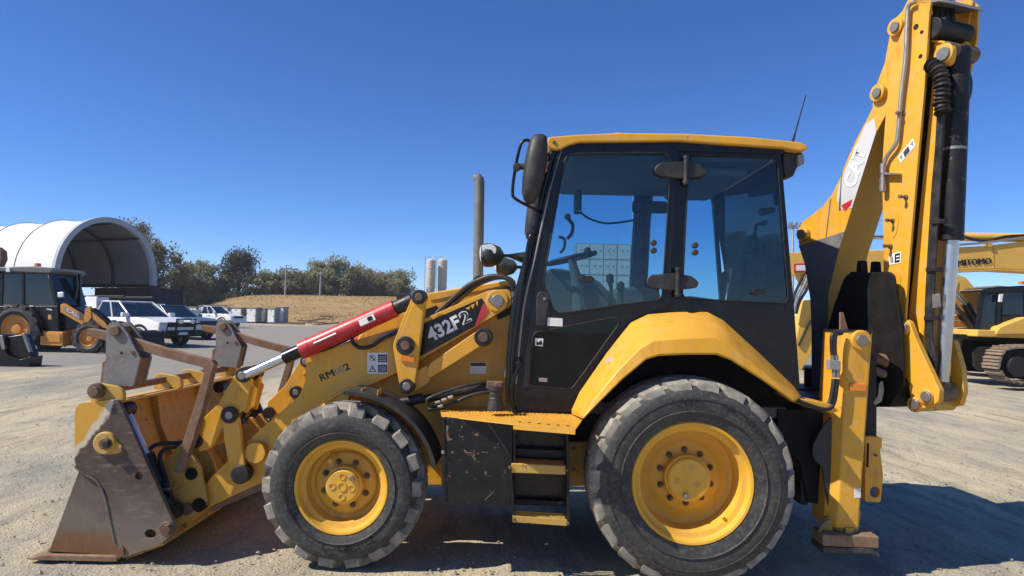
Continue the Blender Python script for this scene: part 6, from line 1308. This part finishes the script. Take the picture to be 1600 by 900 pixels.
# ---------------------------------------------------------------- second backhoe at the back left
def far_backhoe():
    D = 23.0; o = PW(60, 550, D); o.z = 0; root = empty('backhoe_loader', o); tag(root, 'black and orange backhoe loader parked at the far left before the white shelter', 'backhoe')
    def w(name, pts, dy, th, mat, bev=0.02, rnd=0): return wplate(name, pts, D + dy, th, mat, root, bev, rnd, o)
    rcx = PW(19, 522, D) - o; fcx = PW(133, 538, D) - o
    for dy in (0.25, 1.95):
        simple_wheel(root, (rcx.x, dy, .78), .78, .45, .46, 'orange_far', -1 if dy < 1 else 1, 16); simple_wheel(root, (fcx.x, dy, .52), .52, .32, .30, 'orange_far', -1 if dy < 1 else 1, 14)
    w('mudguard', [(-60, 505), (-30, 482), (10, 477), (40, 482), (58, 505), (66, 525), (54, 525), (46, 506), (30, 492), (0, 490), (-40, 496)], 0.05, .45, 'black', 0.03)
    w('cab_lower', [(48, 478), (90, 478), (92, 520), (62, 520), (56, 500)], 0.30, 1.6, 'black', 0.02)
    w('cab_rear_lower', [(-40, 474), (50, 478), (56, 500), (-40, 500)], 0.32, 1.55, 'black', 0.02)
    for pts in ([(-2, 424), (5, 424), (3, 478), (-6, 478)], [(34, 424), (38, 424), (38, 478), (34, 478)], [(74, 424), (79, 424), (91, 478), (85, 478)], [(-50, 422), (79, 424), (79, 428), (-50, 427)]):
        w('cab_post', pts, 0.30, .08, 'black', 0.01); w('cab_post', pts, 1.85, .08, 'black', 0.01)
    w('side_glass', [(5, 428), (34, 428), (34, 478), (2, 476)], 0.33, .02, 'glass_far', 0); w('door_glass', [(38, 428), (74, 428), (86, 478), (38, 478)], 0.33, .02, 'glass_far', 0); w('far_glass', [(0, 428), (74, 428), (86, 478), (0, 478)], 1.9, .02, 'glass_far', 0)
    a, b = PW(78, 427, D + .34) - o, PW(92, 476, D + .34) - o; t_ = Vector((.02, 0, 0)); mb = MB(); mb.prism([a, b, b + Vector((0, 1.5, 0)), a + Vector((0, 1.5, 0))], [a + t_, b + t_, b + t_ + Vector((0, 1.5, 0)), a + t_ + Vector((0, 1.5, 0))]); mb.build('windscreen', 'glass_far', root)
    w('roof', [(-60, 420), (0, 417), (50, 416), (78, 418), (84, 423), (76, 427), (0, 424), (-60, 425)], 0.2, 1.85, 'boom_grey', 0.04)
    w('beacon', [(53, 416), (59, 416), (58, 411), (54, 411)], 0.9, .2, 'amber', 0.01)
    for k in range(3): w('roof_lamp', [(80, 420), (85, 420), (85, 426), (80, 426)], 0.4 + k * .5, .16, 'lamp_lens', 0.01)
    w('roof_lamp', [(9, 418), (15, 418), (15, 425), (9, 425)], 0.15, .08, 'lamp_lens', 0.01)
    w('chassis_box', [(63, 517), (98, 519), (98, 541), (62, 539)], 0.15, .6, 'orange_far', 0.02); w('box_panel', [(68, 521), (94, 522), (94, 535), (68, 534)], 0.13, .03, 'orange_far', 0.01)
    w('engine_frame', [(92, 500), (128, 508), (128, 530), (98, 540)], 0.6, 1.1, 'orange_far', 0.02); w('hood', [(92, 474), (125, 484), (140, 498), (142, 515), (92, 515)], 0.5, 1.2, 'black', 0.05)
    ar = w('loader_arm', [(94, 476), (100, 474), (142, 500), (160, 520), (176, 540), (168, 545), (150, 528), (132, 510), (94, 488)], 0.30, .12, 'orange_far', 0.02)
    w('loader_arm', [(94, 476), (100, 474), (142, 500), (160, 520), (176, 540), (168, 545), (150, 528), (132, 510), (94, 488)], 1.75, .12, 'orange_far', 0.02)
    w('tilt_lever', [(133, 482), (141, 478), (143, 495), (137, 505), (131, 500)], 0.22, .08, 'orange_far', 0.01)
    w('loader_link', [(141, 482), (160, 498), (172, 515), (160, 512), (140, 494)], 0.24, .08, 'orange_far', 0.01)
    p, q = PW(138, 484, D) - o, PW(172, 512, D) - o; mb = MB(); mb.cyl(p + Vector((0, .3, 0)), q + Vector((0, .3, 0)), .09, n=12); mb.build('tilt_cylinder', 'black', root)
    w('arm_decal', [(101, 480), (128, 494), (126, 499), (99, 485)], 0.285, .012, 'decal_grey', 0); a, b = PW(103, 486, D + .27) - o, PW(124, 497, D + .27) - o; r_ = (b - a).normalized(); lettering('arm_lettering', 'CASE', a, r_, Vector((-r_.z, 0, r_.x)), 'decal_white', root, .11, (b - a).length, .02)
    w('door_badge', [(75, 492), (80, 492), (80, 499), (75, 499)], 0.29, .01, 'yellow_far', 0); w('door_label', [(73, 482), (81, 483), (81, 485), (73, 484)], 0.29, .01, 'decal_white', 0); w('door_label', [(46, 477), (52, 477), (52, 479), (46, 479)], 0.29, .01, 'decal_white', 0)
    w('mirror', [(89, 457), (98, 456), (99, 464), (90, 465)], 0.05, .06, 'lamp_lens', 0.02); w('exhaust', [(121, 427), (125, 427), (126, 480), (122, 480)], 1.4, .1, 'black', 0.01); w('air_intake', [(113, 430), (119, 428), (121, 448), (116, 470)], 1.2, .1, 'black', 0.01)
    bp = rounded([(162, 538), (170, 520), (192, 517), (204, 526), (206, 546), (196, 560), (164, 556)], 6)
    b_ = w('loader_bucket', bp, 0.0, 2.2, 'bucket_black', 0.0); w('bucket_edge', [(164, 555), (196, 560), (214, 564), (212, 567), (194, 565), (164, 559)], -.02, 2.24, 'pin_steel', 0.01)
    bm_ = [(-30, 500), (-40, 440), (-14, 395), (-6, 385), (2, 392), (3, 405), (-4, 420), (-20, 500)]; w('boom', bm_, 0.9, .3, 'rusty', 0.03)
far_backhoe()
# dark bucket lying at the left edge
D = 17.6; o = PW(10, 586, D); o.z = 0; lb_ = empty('spare_bucket', o); tag(lb_, 'shiny dark steel bucket lying on the ground at the left edge', 'bucket')
wplate('bucket_shell', [(-40, 525), (-12, 522), (8, 524), (8, 548), (14, 556), (32, 562), (49, 556), (46, 575), (36, 588), (-40, 590)], D, .45, 'black', lb_, 0.05, 3, o)
wplate('bucket_side', [(10, 526), (36, 522), (44, 545), (49, 556), (32, 562), (14, 556)], D + 0.1, .32, 'black', lb_, 0.03, 3, o)
wplate('wear_edge', [(34, 521), (38, 521), (48, 550), (42, 552)], D + .1, .1, 'pin_steel', lb_, 0.01, 0, o); wplate('wear_edge', [(-4, 524), (4, 524), (8, 545), (3, 547)], D - .02, .1, 'pin_steel', lb_, 0.01, 0, o)

# ---------------------------------------------------------------- excavators at the right
def excavator(label, D, shapes, name='excavator'):
    o = PW(1580, 590, D); o.z = 0; root = empty(name, o); tag(root, label, 'excavator'); return root, o
def near_excavator():
    D = 18.0; root, o = excavator('yellow tracked excavator with a dark glazed cab at the right edge', D, None)
    def w(name, pts, dy, th, mat, bev=0.02, rnd=0, par=None): return wplate(name, pts, D + dy, th, mat, par or root, bev, rnd, o)
    def track(dy, pts, th):
        # outline of the belt followed by single shoes
        P = [PW(x, y, D + dy) - o for x, y in pts]; loop, _ = catmull(P + [P[0]], 8); cen = sum(P, Vector()) / len(P)
        inn = [p + (cen - p).normalized() * .10 for p in loop[:-1]]; mb = MB(); mb.prism([p + Vector((0, .12, 0)) for p in inn], [p + Vector((0, th - .12, 0)) for p in inn]); tk = mb.build('track_frame', 'dark_void', root)
        tot = 0; segs = []
        for a, b in zip(loop[:-1], loop[1:]): segs.append((a, b, (b - a).length)); tot += segs[-1][2]
        n = int(tot / .17); k = 0; acc = 0; step = tot / n
        for i in range(n):
            t = i * step
            while acc + segs[k][2] < t: acc += segs[k][2]; k += 1
            a, b, l = segs[k]; p = a + (b - a) * ((t - acc) / max(l, 1e-6)); d = (b - a).normalized(); nn = Vector((-d.z, 0, d.x)); nn = nn if nn.dot(p - cen) > 0 else -nn
            mb = MB(); q = [p - d * .075, p + d * .075, p + d * .075 + nn * .045, p + d * .03 + nn * .045, p + d * .03 + nn * .085, p + nn * .085, p + nn * .045, p - d * .075 + nn * .045]
            mb.prism(q, [x + Vector((0, th, 0)) for x in q]); mb.build('track_shoe', 'track_steel', root)
    track(1.6, [(1501, 548), (1508, 524), (1530, 516), (1600, 513), (1700, 512), (1800, 530), (1800, 580), (1700, 590), (1600, 588), (1515, 582), (1504, 570)], .6)
    track(-.9, [(1563, 573), (1570, 552), (1590, 545), (1660, 545), (1760, 548), (1790, 575), (1760, 600), (1660, 600), (1600, 596), (1575, 590)], .6)
    w('track_motor_guard', [(1521, 550), (1530, 541), (1549, 541), (1549, 581), (1530, 580), (1522, 572)], 1.55, .1, 'track_steel', 0.03); w('track_guard', [(1549, 544), (1562, 545), (1562, 575), (1549, 577)], 1.56, .08, 'track_steel', 0.02)
    mb = MB(); c = PW(1592, 573, D - .92) - o; mb.cyl(c, c + Vector((0, .1, 0)), .26, n=20); mb.build('idler_wheel', 'black_trim', root, .02)
    w('turntable', [(1490, 522), (1700, 526), (1700, 540), (1500, 530)], .2, 2.0, 'dark_void', 0.02)
    w('house_base', [(1527, 515), (1640, 519), (1640, 530), (1527, 526)], -.2, 2.6, 'yellow_far', 0.03)
    w('house_panel', [(1557, 519), (1562, 511), (1600, 496), (1680, 490), (1680, 522), (1557, 523)], -.25, .5, 'yellow_far', 0.03); w('counterweight', [(1625, 480), (1720, 480), (1720, 524), (1625, 522)], .2, 2.3, 'yellow_far', 0.1)
    for pts in ([(1533, 460), (1538, 460), (1531, 518), (1526, 518)], [(1560, 455), (1566, 455), (1563, 520), (1556, 520)], [(1533, 455), (1545, 450), (1640, 448), (1640, 455), (1545, 458), (1536, 463)], [(1562, 493), (1640, 492), (1640, 497), (1562, 498)], [(1602, 452), (1608, 452), (1608, 520), (1602, 520)]):
        w('cab_post', pts, 0, .1, 'black', 0.01)
    w('cab_shell_far', [(1540, 458), (1640, 455), (1640, 520), (1530, 520)], 1.0, .06, 'black', 0.01); w('cab_roof', [(1534, 455), (1548, 449), (1600, 446), (1650, 446), (1650, 452), (1548, 456)], -.05, 1.15, 'black', 0.03); w('roof_guard', [(1530, 453), (1560, 446), (1585, 448), (1580, 452), (1540, 457)], .1, .9, 'track_steel', 0.02)
    w('door_glass', [(1538, 462), (1560, 458), (1557, 516), (1531, 516)], .04, .02, 'glass_far', 0); w('cab_side_glass', [(1567, 458), (1602, 457), (1602, 492), (1566, 492)], .04, .02, 'glass_far', 0); w('cab_lower_glass', [(1566, 498), (1584, 497), (1576, 510), (1564, 514)], .04, .02, 'glass_far', 0); w('cab_mirror', [(1562, 460), (1568, 459), (1566, 472), (1561, 472)], -.12, .05, 'lamp_lens', 0.01)
    w('cab_seat', [(1590, 480), (1600, 478), (1602, 505), (1585, 505)], .4, .4, 'seat_fabric', 0.03); w('beacon', [(1596, 444), (1604, 444), (1603, 439), (1597, 439)], .3, .15, 'amber', 0.01)
    bo = w('boom_foot', [(1440, 420), (1486, 424), (1510, 434), (1534, 462), (1540, 490), (1524, 490), (1500, 458), (1478, 446), (1440, 446)], .9, .5, 'yellow_far', 0.02); w('boom_side_rib', [(1486, 432), (1498, 440), (1496, 452), (1486, 446)], .88, .02, 'yellow_far', 0.005)
    for (a_, b_, c_) in (((1490, 455), (1508, 475), (1530, 510)), ((1480, 476), (1500, 490), (1524, 518))):
        P = [PW(*q, D + .6) - o for q in (a_, b_, c_)]; mb = MB(); mb.cyl(P[1], P[2], .11, n=12); ob = mb.build('boom_cylinder', 'black', root, .01); mb = MB(); mb.cyl(P[0], P[1], .06, n=10); mb.build('cylinder_rod', 'chrome', ob)
    for k in range(3):
        P = [PW(1488 + 4 * k, 470 + 6 * k, D + .5) - o, PW(1505 + 4 * k, 492 + 4 * k, D + .45) - o, PW(1520, 508 + 3 * k, D + .5) - o]; mb = MB(); mb.tube(P, .035, 6, 4); mb.build('hose', 'hose', root)
    for i, (y0, y1) in enumerate(((484, 492), (493, 501), (502, 511))): w('counterweight_block', [(1478, y0), (1506 + 3 * i, y0), (1512, y1), (1478, y1)], 1.4, .6, 'yellow_far', 0.03)
    w('house_side', [(1478, 516), (1530, 516), (1530, 522), (1478, 522)], 1.2, .6, 'track_steel', 0.02)
near_excavator()
def far_excavator():
    D = 23.0; o = PW(1700, 560, D); o.z = 0; root = empty('excavator', o); tag(root, 'yellow excavator behind with a long lettered boom reaching left above the cab of the other', 'excavator')
    def w(name, pts, dy, th, mat, bev=0.02, rnd=0): return wplate(name, pts, D + dy, th, mat, root, bev, rnd, o)
    bm_ = w('boom', [(1255, 432), (1262, 400), (1300, 393), (1450, 388), (1540, 384), (1640, 372), (1800, 380), (1960, 470), (1930, 500), (1800, 430), (1640, 424), (1560, 420), (1450, 424), (1300, 440), (1268, 452)], 0, .7, 'yellow_far', 0.03)
    w('boom_edge', [(1450, 424.5), (1560, 420.5), (1640, 424.5), (1640, 427), (1560, 422.5), (1450, 427)], -.03, .76, 'yellow_far', 0.01); w('boom_joint', [(1551, 385), (1552.5, 385), (1553.5, 420), (1552, 420)], -.012, .012, 'yellow_worn', 0)
    a, b = PW(1478, 417, D - .02) - o, PW(1549, 412, D - .02) - o; r_ = (b - a).normalized()
    for k, (ch, x0, x1) in enumerate((('S', 0, .105), ('U', .13, .235), ('M', .26, .385), ('I', .415, .44), ('T', .462, .565), ('O', .58, .70), ('M', .725, .85), ('O', .875, 1.0))):
        for j in range(3): lettering('boom_lettering', ch, a + (b - a) * x0 + r_ * (j - 1) * .016 + Vector((0, -.001 * j, 0)), r_, Vector((-r_.z, 0, r_.x)), 'black', root, .20, (b - a).length * (x1 - x0), 0.0)
    P = [PW(x, y, D + .3) - o for x, y in ((1280, 372), (1500, 370), (1580, 378), (1660, 372))]; mb = MB(); mb.cyl(P[0], P[1], .07, n=10); rod = mb.build('arm_cylinder_rod', 'chrome', root); mb = MB(); mb.cyl(P[1], P[3], .15, n=14); mb.build('arm_cylinder', 'yellow_far', root, .02)
    mb = MB(); mb.tube([PW(x, y, D + .1) - o for x, y in ((1495, 365), (1520, 374), (1545, 376), (1570, 370), (1600, 368))], .05, 6, 4); mb.build('hose', 'hose', root)
    mb = MB(); mb.tube([PW(x, y, D - .05) - o for x, y in ((1440, 386), (1530, 380), (1620, 368))], .04, 6, 3); mb.build('boom_pipe', 'steel_pipe', root)
    w('boom_clamp', [(1543, 378), (1550, 376), (1552, 385), (1545, 386)], -.08, .2, 'yellow_worn', 0.01)
    w('house', [(1760, 440), (2000, 440), (2000, 545), (1760, 545)], -.5, 2.6, 'yellow_far', .05); w('undercarriage', [(1740, 545), (2000, 545), (2010, 575), (1990, 590), (1750, 590), (1730, 570)], -.8, 3.0, 'track_steel', .05)
    # stick hanging at the left end, with hoses and grab
    w('stick', [(1256, 470), (1290, 465), (1284, 520), (1246, 592), (1238, 585), (1242, 540)], -.2, .45, 'yellow_far', 0.02)
    w('stick_head', [(1225, 395), (1292, 393), (1292, 425), (1235, 432), (1222, 425)], .0, .6, 'yellow_far', 0.02); w('number_badge', [(1241, 412), (1262, 411), (1262, 425), (1241, 426)], -.03, .03, 'red', 0)
    w('badge_face', [(1244, 414.5), (1259, 414), (1259, 422.5), (1244, 423)], -.036, .006, 'decal_white', 0)
    for k in range(3):
        mb = MB(); mb.tube([PW(x, y, D - .3) - o for x, y in ((1272 - 8 * k, 428), (1262 - 8 * k, 450), (1250 - 6 * k, 470), (1244 - 4 * k, 490))], .07 if k == 1 else .05, 8, 4); mb.build('hose', 'steel_pipe' if k == 1 else 'hose', root)
    mb = MB(); mb.tube([PW(x, y, D - .25) - o for x, y in ((1275, 490), (1262, 510), (1248, 540))], .04, 6, 3); mb.build('hose', 'hose', root)
    w('lower_attachment', [(1215, 570), (1290, 572), (1290, 583), (1215, 583)], .4, 1.0, 'tray_blue', .02)
far_excavator()
# pale sheet stack on the ground between cab and boom
p = PW(1262, 600, 15); o = empty('sheet_stack', (p.x, 15, 0)); tag(o, 'low stack of pale sheets lying behind the rear of the big backhoe', 'sheets')
for k in range(3): box_part('sheet', (-1.0, 0, k * .07), (1.0 - .1 * k, 1.2, k * .07 + .05), 'decal_pale' if k % 2 else 'timber', o, 0.005)

# ---------------------------------------------------------------- the air of the yard: distant trees pale a little
hm = bpy.data.materials.new('air'); hm.use_nodes = True; ht = hm.node_tree; ht.nodes.clear()
ho = ht.nodes.new('ShaderNodeOutputMaterial'); hv = ht.nodes.new('ShaderNodeVolumePrincipled')
hv.inputs['Color'].default_value = (0.90, 0.95, 1.0, 1); hv.inputs['Density'].default_value = 0.0004; hv.inputs['Anisotropy'].default_value = 0.2
ht.links.new(hv.outputs[0], ho.inputs['Volume']); MATS['air'] = hm
mb = MB(); mb.box((-760, -90, -1.5), (760, 960, 26)); tag(mb.build('haze', 'air'), 'thin pale haze over the yard', 'haze', kind='stuff')

# ---------------------------------------------------------------- keep to three levels: thing > part > sub-part
def depth_of(o):
    d = 0
    while o.parent: d += 1; o = o.parent
    return d
again = True
while again:
    again = False
    for ob in list(bpy.data.objects):
        if depth_of(ob) > 2:
            P = ob.parent; mbz = P.matrix_basis @ ob.matrix_basis; ob.parent = P.parent; ob.matrix_basis = mbz; again = True
for m_ in bpy.data.materials: m_.use_backface_culling = False
